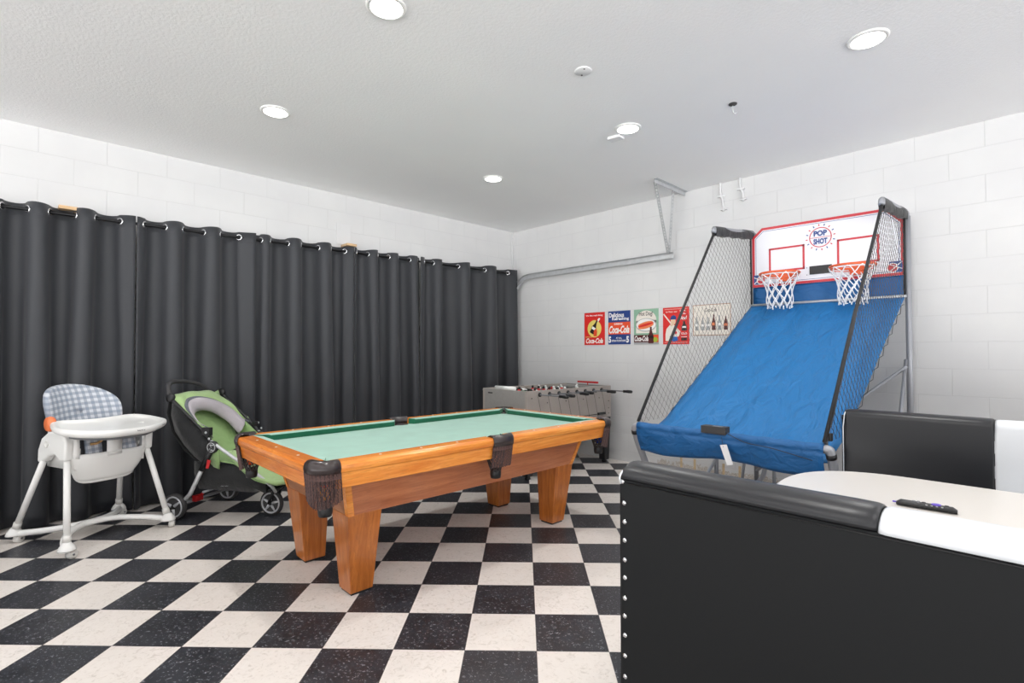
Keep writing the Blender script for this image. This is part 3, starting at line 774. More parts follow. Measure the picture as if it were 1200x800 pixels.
# ------------------------------------------------------------------ foosball table
FA = -.04
ft = thing('foosball_table', 'grey foosball table in the corner behind the pool table', 'foosball table', (-.785, -1.365, 0), FA)
W, D_, Z1, Z0 = .665, .345, .872, .52
for nm, lo, hi, mt in (('side_panel', (-W, -D_, Z0), (W, -D_+.03, Z1), 'grey_laminate'), ('side_panel', (-W, D_-.03, Z0), (W, D_, Z1), 'grey_laminate'),
                       ('end_panel', (-W, -D_+.03, Z0), (-W+.025, D_-.03, Z1), 'grey_end'), ('end_panel', (W-.025, -D_+.03, Z0), (W, D_-.03, Z1), 'grey_end')):
    m = MB(); m.box(lo, hi, mt)
    if nm == 'side_panel' and lo[1] < 0:
        y = -D_-.0008
        for i in range(8):
            x = -W+.18+i*.145; w = .005
            m.add([(x-.03, y, Z1-.06), (x-.03+w, y, Z1-.06), (x+.04+w, y, Z0+.02), (x+.04, y, Z0+.02)], [(0, 1, 2, 3)], 'dark_gap')
        for x, z in [(-.6, .80), (-.38, .745), (-.1, .745), (.18, .745), (.45, .745), (.62, .70), (.62, .62), (.62, .56)]: m.lathe([(.007, 0), (.006, -.003), (.001, -.004)], (x, -D_, z), 'black_plastic', 8, 'y')
    if nm == 'end_panel' and lo[0] < 0:
        x = -W-.0008; m.add([(x, .18, .835), (x, .255, .835), (x, .255, .822), (x, .18, .822)], [(0, 1, 2, 3)], 'black_plastic')
    m.build(nm, ft, bevel=.003)
m = MB(); m.box((-W+.025, -D_+.03, Z0+.01), (W-.025, D_-.03, Z0+.03), 'grey_end'); m.box((-W+.10, -D_+.03, .74), (W-.10, D_-.03, .752), 'play_green'); m.build('playfield', ft)
m = MB(); m.box((-W+.026, -D_+.031, .74), (-W+.10, D_-.031, .855), 'white_plastic'); m.box((W-.10, -D_+.031, .74), (W-.026, D_-.031, .855), 'grey_end'); m.build('goal_box', ft, bevel=.004)
m = MB(); m.tube([(-W+.06, -.11, .885), (-W+.06, .20, .885)], .018, 'white_plastic', 12)
m.build('score_roller', ft, label='white roller')
m = MB(); m.box((W-.05, -.19, .890), (W-.03, .12, .910), 'red'); m.box((W-.045, -.04, .865), (W-.035, -.03, .91), 'red'); m.build('score_bar', ft, bevel=.003, label='red scoring bar')
m = MB(); m.box((.42, -D_-.025, Z0+.035), (.54, -D_, Z0+.06), 'black_plastic'); m.tube([(.05, -D_-.012, Z0+.042), (.42, -D_-.012, Z0+.046)], .004, 'dark_gap', 6); m.build('ball_return', ft, bevel=.006)
for sx in (-1, 1):
    for sy in (-1, 1):
        m = MB(); x0, y0 = sx*(W-.06), sy*(D_-.055); a, c = .055, .04
        m.hexa([(x0-c, y0-c, .03), (x0+c, y0-c, .03), (x0+c, y0+c, .03), (x0-c, y0+c, .03)], [(x0-a, y0-a, Z0+.02), (x0+a, y0-a, Z0+.02), (x0+a, y0+a, Z0+.02), (x0-a, y0+a, Z0+.02)], 'black_plastic')
        lg = m.build('leg', ft, bevel=.004); m = MB(); m.lathe([(.028, 0), (.03, .01), (.02, .032)], (x0, y0, 0), 'black_plastic', 14); m.build('leg_leveler', lg)
men = [1, 2, 3, 5, 5, 3, 2, 1]; team = [0, 0, 1, 0, 1, 0, 1, 1]
pushes = [.17, .13, .05, .07, .02, -.04, .09, .20]
manmb = {}
def man_mesh(kind, ang):
    m = MB(); base = 'red' if kind == 0 else 'white_plastic'
    c, s = math.cos(ang), math.sin(ang)
    def R(p): return (p[0]*c+p[2]*s, p[1], -p[0]*s+p[2]*c)
    for pts, r in (([(0, 0, -.075), (0, 0, -.03)], [.009, .011]), ([(0, 0, -.03), (0, 0, .012)], [.014, .016])): m.tube([R(p) for p in pts], r, base if pts[0][2] > -.05 else 'black_plastic', 8)
    m.tube([R((0, 0, .012)), R((0, 0, .022)), R((0, 0, .034)), R((0, 0, .038))], [.008, .012, .011, .004], 'black_plastic' if kind == 0 else 'white_plastic', 8)
    m.hexa([R(p) for p in [(-.010, -.011, -.082), (.016, -.011, -.082), (.016, .011, -.082), (-.010, .011, -.082)]], [R(p) for p in [(-.010, -.011, -.066), (.012, -.011, -.066), (.012, .011, -.066), (-.010, .011, -.066)]], 'black_plastic')
    return m
for i in range(8):
    x = -.49+i*.14; zr = .832; toward = i in (0, 1, 3, 5, 7) or True
    near = team[i] == 0 or i in (2, 4, 7)
    pu = pushes[i]; sgn = -1 if i in (0, 1, 3, 4, 6, 7) else 1
    m = MB(); ya, yb = (-D_-.10-abs(pu), D_+.22) if sgn < 0 else (-D_-.16, D_+.22)
    m.tube([(x, ya, zr), (x, yb, zr)], .0065, 'steel_dark', 8); rod = m.build('player_rod', ft)
    m = MB(); hy = ya if sgn < 0 else yb
    if sgn < 0: prof = [(.006, -.115), (.015, -.11), (.018, -.07), (.014, -.03), (.016, -.005), (.007, 0)]
    else: prof = [(.007, 0), (.016, .005), (.014, .03), (.018, .07), (.015, .11), (.006, .115)]
    m.lathe(prof, (x, hy, zr), 'black_plastic', 12, 'y'); m.build('handle', rod)
    m = MB(); m.lathe([(.014, -.012), (.022, -.010), (.022, 0), (.012, .001)], (x, -D_, zr), 'black_plastic', 14, 'y'); m.build('bearing', ft)
    m = MB(); m.lathe([(.012, -.001), (.022, 0), (.022, .010), (.014, .012)], (x, D_, zr), 'black_plastic', 14, 'y'); m.build('bearing', ft)
    n = men[i]; ang = rnd(-.5, .5)+(1.4 if i in (2, 5) else 0)
    for k in range(n):
        y = (k-(n-1)/2)*(.50/max(n, 2))+ (0 if n > 1 else 0)+rnd(-.02, .02)
        o = man_mesh(team[i], ang).build('player_figure', rod); o.location = (x, y, zr+.006); o.scale = (1.15, 1.15, 1.15)
    for y in (-D_+.05, D_-.05): m = MB(); m.lathe([(.014, -.012), (.014, .012)], (x, y, zr), 'black_plastic', 10, 'y'); m.build('bumper', rod)

# ------------------------------------------------------------------ basketball arcade
bo = (-1.1, -3.87, 0)
bg = thing('basketball_game', 'blue two-hoop arcade basketball game standing against the right wall', 'basketball game', bo)
YL, YR = -3.355, -4.48
def bl(f, x): # y of left(0)/right(1) side at depth x : the unit stands slightly askew
    k = (x+.2)/(-1.8); yl = YL+.085*k; yr = YR+.085*k; return yl+(yr-yl)*f
# backboard
m = MB(bo); z0, z1 = 1.845, 2.378
outl = [(-3.36, z0), (-3.36, 2.30), (-3.445, z1), (-4.375, z1-.005), (-4.48, 2.26), (-4.48, z0)]
m.prism(outl, 'x', -.22, -.195, 'board_white')
p = Panel(m, (-.221, -3.36, z0), (0, -1, 0), (0, 0, 1), (-1, 0, 0))
O = [(-(y+3.36), z-z0) for y, z in outl]
cxm = sum(a for a, _ in O)/6; czm = sum(a for _, a in O)/6
def inset(d):
    out = []
    n = len(O)
    for i in range(n):
        a, b_, c = Vector(O[i-1]), Vector(O[i]), Vector(O[(i+1) % n])
        d1_, d2_ = (b_-a).normalized(), (c-b_).normalized(); n1 = Vector((-d1_.y, d1_.x)); n2 = Vector((-d2_.y, d2_.x))
        if n1.dot(Vector((cxm, czm))-b_) < 0: n1 = -n1
        if n2.dot(Vector((cxm, czm))-b_) < 0: n2 = -n2
        bi = (n1+n2); bi = bi/(1+n1.dot(n2)); out.append(b_+bi*d)
    return out
def ringp(d0, d1_, mm, k):
    A_, B_ = inset(d0), inset(d1_)
    for i in range(len(A_)): j = (i+1) % len(A_); p.poly([tuple(A_[i]), tuple(A_[j]), tuple(B_[j]), tuple(B_[i])], mm, k)
ringp(0, .022, 'print_red', 1); ringp(.031, .0345, 'print_blue', 1)
for y0, y1 in ((-3.504, -3.794), (-4.035, -4.323)):
    a, c, e0, e1, w = -(y0+3.36), -(y1+3.36), 1.968-z0, 2.182-z0, .016
    p.rect(a, e0, c, e0+w, 'print_red', 2); p.rect(a, e1-w, c, e1, 'print_red', 2); p.rect(a, e0, a+w, e1, 'print_red', 2); p.rect(c-w, e0, c, e1, 'print_red', 2)
lx, lz = -(-3.915+3.36), 2.222-z0
p.arc(lx, lz, .081, .007, 'print_red', 2); p.line(lx-.078, lz, lx+.078, lz, .004, 'print_red', 2)
p.text('POP', lx-.05, lz+.010, lx+.05, lz+.058, 'print_blue', 4, .05); p.text('SHOT', lx-.052, lz-.058, lx+.052, lz-.010, 'print_blue', 4, .05)
for i in range(16):
    a = 2*PI*i/16+.1; p.line(lx+.096*math.cos(a), lz+.096*math.sin(a), lx+.112*math.cos(a), lz+.112*math.sin(a), .008, 'print_blue' if i % 2 else 'print_red', 2)
for sx_, cxx in ((0, .055), (1, 1.065)):
    p.poly([(cxx-.042, .025), (cxx+.042, .025), (cxx+.042, .11), (cxx-.042, .11)], 'print_blue', 2)
    p.ell(cxx+(.02 if sx_ == 0 else -.02), .062, .034, .034, 'print_red', 3); p.arc(cxx+(.02 if sx_ == 0 else -.02), .062, .034, .006, 'sign_white', 4)
    p.line(cxx-.04, .03, cxx+.04, .105, .007, 'sign_white', 5); p.line(cxx-.04, .09, cxx+.04, .05, .006, 'sign_white', 5)
bb = m.build('backboard', bg)
m = MB(bo); m.box((-.232, -3.998, 1.915), (-.22, -3.832, 1.984), 'black_plastic')
for y in (-3.81, -4.02):
    for z in (1.915, 1.975): m.lathe([(.004, 0), (.004, -.004), (.001, -.005)], (-.22, y, z), 'black_plastic', 6, 'x')
m.build('score_display', bg, bevel=.003)
# hoops
for hy in (-3.655, -4.185):
    c = Vector((-.415, hy, 1.925)); R = .15
    m = MB(bo); m.tube([c+Vector((R*math.cos(a), R*math.sin(a), 0)) for a in [2*PI*i/40 for i in range(40)]], .0095, 'rim_orange', 10, closed=True)
    m.tube([c+Vector((-.0+R*.93*math.cos(a), R*.93*math.sin(a), -.022)) for a in [2*PI*i/40 for i in range(40)]], .004, 'rim_orange', 6, closed=True)
    m.box((-.275, hy-.05, 1.875), (-.221, hy+.05, 1.94), 'rim_orange')
    m.tube([(-.26, hy-.03, 1.91), (-.30, hy-.045, 1.91)], .008, 'rim_orange'); m.tube([(-.26, hy+.03, 1.91), (-.30, hy+.045, 1.91)], .008, 'rim_orange')
    hp = m.build('hoop', bg, bevel=.002)
    m = MB(bo); n = 10
    def rad(f): return R*(1-f)**1.2*.42+R*.55+(.012*math.cos(f*7))
    for k in range(n):
        for dr in (1, -1):
            pts = []
            for i in range(15):
                f = i/14; a = 2*PI*(k+.25*0)/n+dr*(f*2*PI/n*2.5); pts.append(c+Vector((rad(f)*math.cos(a), rad(f)*math.sin(a), -.005-f*.275+.006*math.sin(i*2.1+k))))
            m.tube(pts, .0042, 'net_white', 5)
    for k in range(2*n):
        a = 2*PI*(k+.0)/(2*n); m.tube([c+Vector((rad(1)*math.cos(a), rad(1)*math.sin(a), -.28)), c+Vector((rad(1)*math.cos(a)*1.02, rad(1)*math.sin(a)*1.02, -.30+.008*(k % 3)))], .006, 'net_white', 5)
    m.build('hoop_net', hp)
# ramp
def rampz(x, f):
    k = (x+.22)/(-1.42); z = 1.68-.893*k
    return z-.035*math.sin(PI*f)*math.sin(PI*min(1, max(0, k)))-.012*math.sin(7*f*PI)*k*math.sin(PI*f)
m = MB(bo); rows = []
for i in range(41):
    x = -.22-(1.95-.22)*i/40; row = []
    for j in range(31):
        f = j/30; y = bl(f, x); wob = .006*math.sin(9*f+x*6)*math.sin(PI*f)+.004*math.sin(23*f-x*5)+.005*math.sin(17*f+x*2.5)*math.sin(PI*f)
        row.append((x, y, rampz(x, f)+wob if x > -1.66 else rampz(-1.66, f)-.11*((x+1.66)/-.29)+wob))
    rows.append(row)
m.grid(rows, 'blue_fabric'); m.build('ramp_sheet', bg, solid=.004)
m = MB(bo); rows = []
for i in range(9):
    z = 1.845-.165*i/8; rows.append([(-.205-.012*math.sin(7*j/20*PI)*math.sin(PI*i/8), YL-.005+(YR-YL+.01)*j/20, z) for j in range(21)])
m.grid(rows, 'blue_skirt'); m.build('back_sheet', bg, solid=.003)
m = MB(bo); m.tube([(-.235, YL+.01, 1.682), (-.235, YR-.01, 1.682)], .011, 'galv', 12); m.build('cross_rod', bg, label='silver rod')
# front bar with sleeve and skirt
xf = -2.0; yl, yr = -3.27, -4.395; zf = .757
def fz(f): return zf-.008*f
m = MB(bo); rows = []
for j in range(33):
    f = j/32; y = yl-.0+(yr-yl)*f; row = []
    for i in range(9): a = PI*.1+PI*i/8*1.15; row.append((xf+.028*math.cos(a), y, fz(f)+.028*math.sin(a)+.002*math.sin(17*f*PI)))
    hem = .165+.012*math.sin(f*9)-.02*f
    for i in range(1, 9):
        q_ = i/8; row.append((xf-.026+.05*q_*q_+.010*math.sin(f*11+q_*2)*q_+.006*math.sin(31*f), y, fz(f)-.004-hem*q_))
    rows.append(row)
m.grid(rows, 'blue_skirt'); m.build('front_skirt', bg, solid=.003)
m = MB(bo)
fr = [(xf, yl+.03, zf-.012), (xf, yl-.05, zf), (xf, yr+.05, zf-.008), (xf, yr-.03, zf-.02)]
m.tube([(xf, yl+.02, zf-.002), (xf, yr-.02, zf-.01)], .021, 'silver', 14); m.build('front_rail', bg)
for f, ys in ((0, yl), (1, yr)):
    sg = 1 if f == 0 else -1
    m = MB(bo); m.tube(smooth_path([(xf, ys+sg*.0, zf-.006*f), (xf+.0, ys+sg*.025, zf-.012), (xf+.012, ys+sg*.03, zf-.05), (xf+.05, ys+sg*.03, zf-.13), (xf+.16, ys+sg*.028, zf-.33), (xf+.31, ys+sg*.02, .025)], 6), .023, 'silver', 14)
    lg = m.build('front_leg', bg); m = MB(bo); m.lathe([(.027, 0), (.027, .03), (.021, .034)], (xf+.315, ys+sg*.02, 0), 'rubber', 14); m.build('rubber_foot', lg)
    m = MB(bo); m.tube([(xf+.003, ys+sg*.028, zf-.03), (xf+.012, ys+sg*.03, zf-.055)], .0255, 'black_plastic', 14); m.build('joint_band', bg)
# rear posts and braces
for f, y in ((0, YL-.0), (1, YR-.012)):
    sg = 1 if f == 0 else -1
    m = MB(bo); m.tube([(-.16, y, .02), (-.16, y, 2.30)], .0205, 'silver', 14); pp = m.build('rear_post', bg); m = MB(bo); m.lathe([(.027, 0), (.027, .03), (.021, .034)], (-.16, y, 0), 'rubber', 14); m.build('rubber_foot', pp)
    m = MB(bo); m.tube([(-.175-.03*f, y-sg*.01, 1.15), (-.175-.03*f, (YL if f else YR)+(-.02 if f else .02), .18)], .0125, 'silver', 10); m.build('cross_brace', bg)
    m = MB(bo); m.tube([(-.17, y-sg*.02, 1.20), (-.45, y-sg*.04, .55), (-.66, y-sg*.05, .03)], .0125, 'silver', 10); m.build('angled_brace', bg)
m = MB(bo); m.tube([(-.16, YL, .62), (-.16, YR, .62)], .014, 'silver', 10); m.build('rear_crossbar', bg)
m = MB(bo); m.tube([(-1.0, -3.36, .02), (-1.0, -3.36, .70)], .017, 'silver', 12); m.tube([(-1.0, -3.36, .40), (-1.15, -3.28, .18), (-1.25, -3.22, .0)], .014, 'silver', 12); m.build('centre_leg', bg)
m = MB(bo); m.tube(smooth_path([(-1.0, -3.73, .72), (-1.0, -3.735, .45), (-1.0, -3.72, .33), (-1.0, -3.66, .255), (-1.0, -3.55, .23), (-1.0, -3.37, .23)], 5), .017, 'silver', 12); m.build('curved_leg', bg)
m = MB(bo); m.lathe([(.028, -.012), (.032, -.006), (.032, .006), (.028, .012)], (-.6, -3.66, .03), 'dark_gap', 16, 'y'); m.tube([(-.6, -3.66, .03), (-.6, -3.66, .60)], .014, 'silver'); m.build('caster_leg', bg)
# side frames, sleeves, nets
for f in (0, 1):
    yb_, yt, yf = bl(f, -.2), bl(f, -.93), bl(f, -2.0)
    sg = 1 if f == 0 else -1
    ftop = Vector((-.90, yt+sg*.0, 2.275)) if f == 0 else Vector((-.78, yt, 2.30)); btop = Vector((-.2, yb_+sg*.004, 2.35 if f == 0 else 2.325)); fb = Vector((-2.0, yf, .79)); bb_ = Vector((-.215, yb_, 1.69))
    rb = Vector((-1.66, bl(f, -1.66), .782))
    m = MB(bo)
    pth = smooth_path([btop+Vector((.04, 0, -.03)), btop, (btop+ftop)/2+Vector((0, 0, .004)), ftop+Vector((.03, 0, .012)), ftop+Vector((-.012, 0, .0)), ftop+Vector((-.03, 0, -.03))], 6)
    m.tube(pth, [.018]+[.021]*(len(pth)-2)+[.018], 'silver', 10); tp_ = m.build('top_rail', bg)
    m = MB(bo); rows = []
    for i in range(13):
        q_ = i/12; c = btop.lerp(ftop+Vector((-.02, 0, 0)), q_); rr = .025+.003*math.sin(q_*9)
        rows.append([c+Vector((0, rr*.8*math.cos(a), rr*math.sin(a) if math.sin(a) > -.2 else -.055+.006*math.sin(i*1.9))) for a in [2*PI*k/12 for k in range(12)]])
    m.grid(rows, 'black_fabric', True, True); m.build('top_sleeve', bg)
    m = MB(bo); m.tube([ftop+Vector((-.01, 0, -.02)), ftop.lerp(fb, .5)+Vector((-.012, 0, -.008)), fb], .0105, 'net_black', 8)
    m.tube([fb, (xf, (yl if f == 0 else yr)-.0, zf+.03)], .0105, 'net_black', 8)
    m.tube([btop+Vector((-.035, 0, -.04)), bb_+Vector((-.02, 0, 0))], .008, 'net_black', 8); m.build('net_border', bg)
    # diamond netting clipped to the side outline
    polyg = [(ftop.x, ftop.z-.03), (btop.x-.03, btop.z-.05), (bb_.x-.02, bb_.z)]
    polyg += [(x, rampz(x, 0)+.004) for x in (-.6, -1.0, -1.4)]+[(rb.x, rb.z+.005), (fb.x+.02, fb.z-.012), (fb.x, fb.z)]
    def clip(a, d):   # line a + t d inside polygon -> intervals
        ts = []
        for i in range(len(polyg)):
            p0, p1 = polyg[i], polyg[(i+1) % len(polyg)]; e = (p1[0]-p0[0], p1[1]-p0[1]); den = d[0]*e[1]-d[1]*e[0]
            if abs(den) < 1e-9: continue
            w_ = (p0[0]-a[0], p0[1]-a[1]); tt = (w_[0]*e[1]-w_[1]*e[0])/den; ss = (w_[0]*d[1]-w_[1]*d[0])/den
            if 0 <= ss < 1: ts.append(tt)
        ts.sort(); return [(ts[i], ts[i+1]) for i in range(0, len(ts)-1, 2)]
    m = MB(bo); ns = 0
    for ang in (math.radians(61), math.radians(137)):
        d = (math.cos(ang), math.sin(ang)); nr = (-d[1], d[0])
        for k in range(-70, 70):
            off = k*.046; a = (-1.0+nr[0]*off, 1.6+nr[1]*off)
            for t0, t1 in clip(a, d):
                if t1-t0 < .01: continue
                nseg = max(1, int((t1-t0)/.25)); pts = []
                for i in range(nseg+1):
                    tt = t0+(t1-t0)*i/nseg; X, Z = a[0]+d[0]*tt, a[1]+d[1]*tt
                    bul = .018*math.sin(PI*i/nseg) if nseg > 1 else 0
                    pts.append((X, bl(f, X)-sg*bul, Z))
                m.tube(pts, .0013, 'net_grey', 4, cap=False)
    m.build('side_net', bg)
    m = MB(bo); pts = []
    for i in range(24):      # one cord laced in and out along the ramp edge
        x = -.30-i*.060; z = rampz(x, 0)-.004; pts.append((x, bl(f, x)+sg*(.004 if i % 2 else .010), z+(.012 if i % 2 else -.014)))
    m.tube(smooth_path(pts, 2), .0022, 'net_black', 5)
    m.build('lacing_cord', bg)
# strap with buckle at the right front corner
m = MB(bo); m.tube(smooth_path([(-1.42, -4.42, 1.52), (-1.70, -4.405, 1.15), (-1.88, -4.40, .92), (-1.965, -4.395, .82), (-1.995, -4.40, .755), (-2.0, -4.415, .735)], 5), .012, 'strap_grey', 8, flat=.4); m.box((-1.97, -4.42, .79), (-1.945, -4.385, .83), 'black_plastic'); m.build('strap', bg)
m = MB(bo); m.box((-2.04, -3.885, .768), (-1.975, -3.735, .812), 'rubber'); m.box((-2.03, -3.86, .8125), (-2.0, -3.80, .8135), 'grey_plastic'); m.build('sensor_box', bg, bevel=.012, seg=3)
m = MB(bo); m.tube(smooth_path([(-2.03, -3.87, .79), (-2.045, -4.0, .742), (-2.05, -4.15, .728), (-2.045, -4.35, .69)], 5), .0022, 'net_black', 5); m.build('sensor_wire', bg)
m = MB(bo); m.hexa([(-2.04, -3.895, .592), (-2.038, -3.895, .592), (-2.038, -3.93, .602), (-2.04, -3.93, .602)], [(-2.06, -3.862, .71), (-2.058, -3.862, .71), (-2.058, -3.902, .718), (-2.06, -3.902, .718)], 'paper')
m.tube([(-2.059, -3.882, .70), (-2.045, -3.865, .755)], .0015, 'net_black', 4); m.build('paper_tag', bg)

# ------------------------------------------------------------------ booth
def bench(near):
    """near: back towards -x (camera side); far: mirrored. built in world coordinates"""
    if near: x0, s, lab = -3.865, 1, 'black and white vinyl diner bench seen from behind, nearest the camera'
    else: x0, s, lab = -1.76, -1, 'black and white vinyl diner bench facing the camera across the table'
    ye = -4.385 if near else -4.455; yb_ = ye-1.78; zt_ = .915
    cut = [ye, ye-.59, ye-1.19, yb_]
    t = thing('diner_bench', lab, 'bench', (x0, (ye+yb_)/2, 0), 0, 'vinyl diner benches'); og_ = (x0, (ye+yb_)/2, 0)
    X = lambda d: x0+s*d
    m = MB(og_)
    def bx(a, b_, y0, y1, z0_, z1_, mm): m.box((min(X(a), X(b_)), min(y0, y1), z0_), (max(X(a), X(b_)), max(y0, y1), z1_), mm)
    bx(0, .02, ye, yb_, .0, zt_, 'vinyl_panel'); m.build('back_panel', t, bevel=.004)
    m = MB(og_); bx(.021, .10, ye-.003, yb_+.003, .05, zt_-.002, 'vinyl_panel'); m.build('back_core', t)
    mats_ = ['vinyl_black', 'vinyl_white', 'vinyl_black']
    for i in range(3):
        y0, y1 = cut[i]-.002, cut[i+1]+.002; mm = mats_[i]
        m = MB(og_); rows = []; nn = 12
        for j in range(nn+1):
            tt_ = [0, .006, .02, .08, .2, .35, .5, .65, .8, .92, .98, .994, 1][j]; y = y0+(y1-y0)*tt_; e = [.86, .93, .98, 1, 1, 1, 1, 1, 1, 1, .98, .93, .86][j]
            sag = -.004*(i == 1)
            row = []
            for k in range(13):
                a = PI*k/12; row.append((X(.058-.062*math.cos(a)*e), y, zt_+.002+sag+(.038*math.sin(a)*e)))
            # facing cushion down the seat side
            for k in range(1, 9):
                q_ = k/8; row.append((X(.118+.025*math.sin(PI*min(1, q_*2.2)/2)*e), y, zt_-q_*(zt_-.47)))
            rows.append(row)
        m.grid(rows, mm); m.add([r for r in rows[0]], [tuple(range(len(rows[0])))], mm); m.add([r for r in rows[-1]], [tuple(range(len(rows[0])))[::-1]], mm)
        m.build('back_cushion', t, solid=.003, label=('white' if i == 1 else 'black')+' vinyl back cushion section')
        m = MB(og_); bx(.12, .56, y0, y1, .36, .47, mm); m.build('seat_cushion', t, bevel=.03, seg=4, label=('white' if i == 1 else 'black')+' vinyl seat section')
    m = MB(og_); bx(.021, .53, ye-.02, yb_+.02, .08, .36, 'vinyl_panel'); m.build('seat_base', t)
    m = MB(og_); bx(.06, .50, ye-.04, yb_+.04, .0, .08, 'black_plastic'); m.build('plinth', t)
    # white piping round the end of the back
    m = MB(og_); a = [(X(.058-.066*math.cos(q_)), ye-.004, zt_+.003+.026*math.sin(q_)) for q_ in [PI*k/14 for k in range(15)]]
    a = [(X(-.008+.004), ye-.004, zt_-.012)]+a+[(X(.148), ye-.004, z) for z in (zt_-.05, zt_-.2, .47)]
    m.tube(a, .0028, 'vinyl_white', 8); m.build('piping', t, label='white piping')
    # end wall of the back, with studs on the outer face
    m = MB(og_); bx(.005, .135, ye-.002, ye+.006, .0, zt_+.012, 'vinyl_panel'); m.build('end_panel', t, bevel=.004)
    if near:
        zs_ = [.905-.052*i for i in range(17)]
        for i, z in enumerate(zs_):
            m = MB(og_); m.lathe([(.0068, 0), (.0065, -s*.0015), (.0045, -s*.003), (.001, -s*.0035)], (X(-.0005), ye-.012-(.002 if i > 0 else -.004)+rnd(-.001, .001), z+rnd(-.004, .004)), 'chrome', 12, 'x'); m.build('stud', t)
        m = MB(og_); m.tube([(X(-.001), ye-.01, zt_-.008), (X(-.001), yb_+.01, zt_-.008)], .0022, 'black_plastic', 5); m.build('seam', t)
bench(True); bench(False)
# table
tb = thing('dining_table', 'white laminate table with rounded end between the two benches', 'table', (-2.815, -5.2, 0))
a0 = -2.815; hw = .375; ya = -4.465; og_ = (a0, -5.2, 0)
pts = []
for i in range(41):
    q_ = -PI/2+PI*i/40; sx = math.copysign(abs(math.sin(q_))**.85, math.sin(q_)); pts.append((a0+hw*sx, ya-.36+.36*abs(math.cos(q_))**.85))
pts = [(a0-hw, -6.1)]+pts+[(a0+hw, -6.1)]
m = MB(og_); m.prism(pts[::-1], 'z', .722, .75, 'laminate'); m.build('table_top', tb, bevel=.003)
m = MB(og_); m.tube([(x, y, .736) for x, y in pts], .010, 'galv', 6); m.build('metal_edge', tb)
for y in (-5.0, -5.75):
    m = MB(og_); m.lathe([(.036, .03), (.036, .70), (.06, .722)], (a0, y, 0), 'black_plastic', 20); pd = m.build('pedestal', tb)
    m = MB(og_); m.lathe([(.22, 0), (.22, .012), (.05, .035), (.036, .05)], (a0, y, 0), 'black_plastic', 28); m.build('base_plate', pd)
# remote
rt = thing('remote_control', 'black remote control with purple tab lying on the white table', 'remote', (-2.925, -4.93, .751), math.radians(-88))
m = MB(); rows = []
for i in range(15):
    q_ = i/14; x = -.078+.156*q_; e = min(1, math.sin(PI*q_)*6)**.5 if 0 < q_ < 1 else .35
    w = .0195*max(.6, e); h = .019*max(.6, e)
    rows.append([(x, w*math.cos(a)*(1 if abs(math.cos(a)) < .9 else .98), h*.5+h*.5*math.sin(a)) for a in [2*PI*k/14 for k in range(14)]])
m.grid(rows, 'black_plastic', True, True); m.add(rows[0], [tuple(range(14))[::-1]], 'black_plastic'); m.add(rows[-1], [tuple(range(14))], 'black_plastic'); m.build('remote_body', rt)
def btn(x, y, r, mm, h=.0195):
    m = MB(); m.lathe([(r, h-.003), (r, h), (r*.8, h+.001), (.0005, h+.0012)], (x, y, 0), mm, 14); return m.build('button', rt)
btn(-.032, 0, .006, 'grey_plastic'); btn(-.02, .005, .004, 'grey_plastic'); btn(-.02, -.005, .004, 'grey_plastic'); btn(-.006, 0, .006, 'rubber'); btn(.052, 0, .006, 'rubber')
m = MB(); m.lathe([(.013, .017), (.013, .0198), (.011, .0205), (.0005, .0206)], (.026, 0, 0), 'purple', 20); m.build('direction_pad', rt, label='purple direction pad')
for i in range(4):
    m = MB(); x = .0+i*.013; m.box((x, -.0165, .0145), (x+.005, -.0125, .0172), 'sign_glass'); m.build('shortcut_key', rt)
m = MB(); m.box((-.089, -.004, .006), (-.076, .004, .010), 'purple'); m.build('strap_tab', rt, bevel=.001, label='purple cloth tab')

# ------------------------------------------------------------------ high chair (local frame, faces -y)
hc = thing('high_chair', 'white baby high chair with plaid seat pad in front of the curtains', 'high chair', (-4.67, -.58, 0), math.radians(21))
feet = {(-1, -1): (-.31, -.37), (1, -1): (.31, -.34), (-1, 1): (-.31, .27), (1, 1): (.31, .27)}
tops = {(-1, -1): (-.235, -.19, .60), (1, -1): (.235, -.19, .60), (-1, 1): (-.245, .06, .56), (1, 1): (.235, .10, .56)}
for k, (fx_, fy_) in feet.items():
    tp_ = tops[k]; m = MB(); m.tube([(fx_, fy_, .075), tp_], .0185, 'white_plastic', 14); lg = m.build('leg', hc)
    m = MB(); m.tube([(fx_+(tp_[0]-fx_)*.06, fy_+(tp_[1]-fy_)*.06, .10), (fx_+(tp_[0]-fx_)*.12, fy_+(tp_[1]-fy_)*.12, .135)], .0225, 'off_white_plastic', 14); m.build('leg_sleeve', lg)
    m = MB(); m.lathe([(.047, .052), (.046, .060), (.038, .078), (.026, .092), (.022, .10)], (fx_, fy_, 0), 'white_plastic', 24); m.build('foot_cap', lg)
    m = MB(); m.lathe([(.02, -.018), (.028, -.015), (.028, .015), (.02, .018)], (0, 0, 0), 'off_white_plastic', 18, 'y'); m.lathe([(.006, -.022), (.006, .022)], (0, 0, 0), 'grey_plastic', 8, 'y')
    o = m.build('caster', lg); o.location = (fx_+.016, fy_-.018, .028); o.rotation_euler = (0, 0, rnd(-.8, .8)+.8)
# base bars: rear bar and the bowed front bar
m = MB(); m.tube(smooth_path([(-.31, .26, .062), (-.2, .12, .07), (-.05, .03, .078), (.12, .05, .078), (.25, .17, .07), (.31, .27, .062)], 6), .021, 'white_plastic', 12); m.build('base_bar', hc)
m = MB(); m.tube(smooth_path([(-.31, -.36, .060), (-.275, -.27, .085), (-.2, -.17, .105), (-.08, -.10, .11), (.08, -.12, .105), (.22, -.24, .085), (.31, -.34, .062)], 7), .024, 'white_plastic', 12, flat=.8); m.build('base_bar', hc)
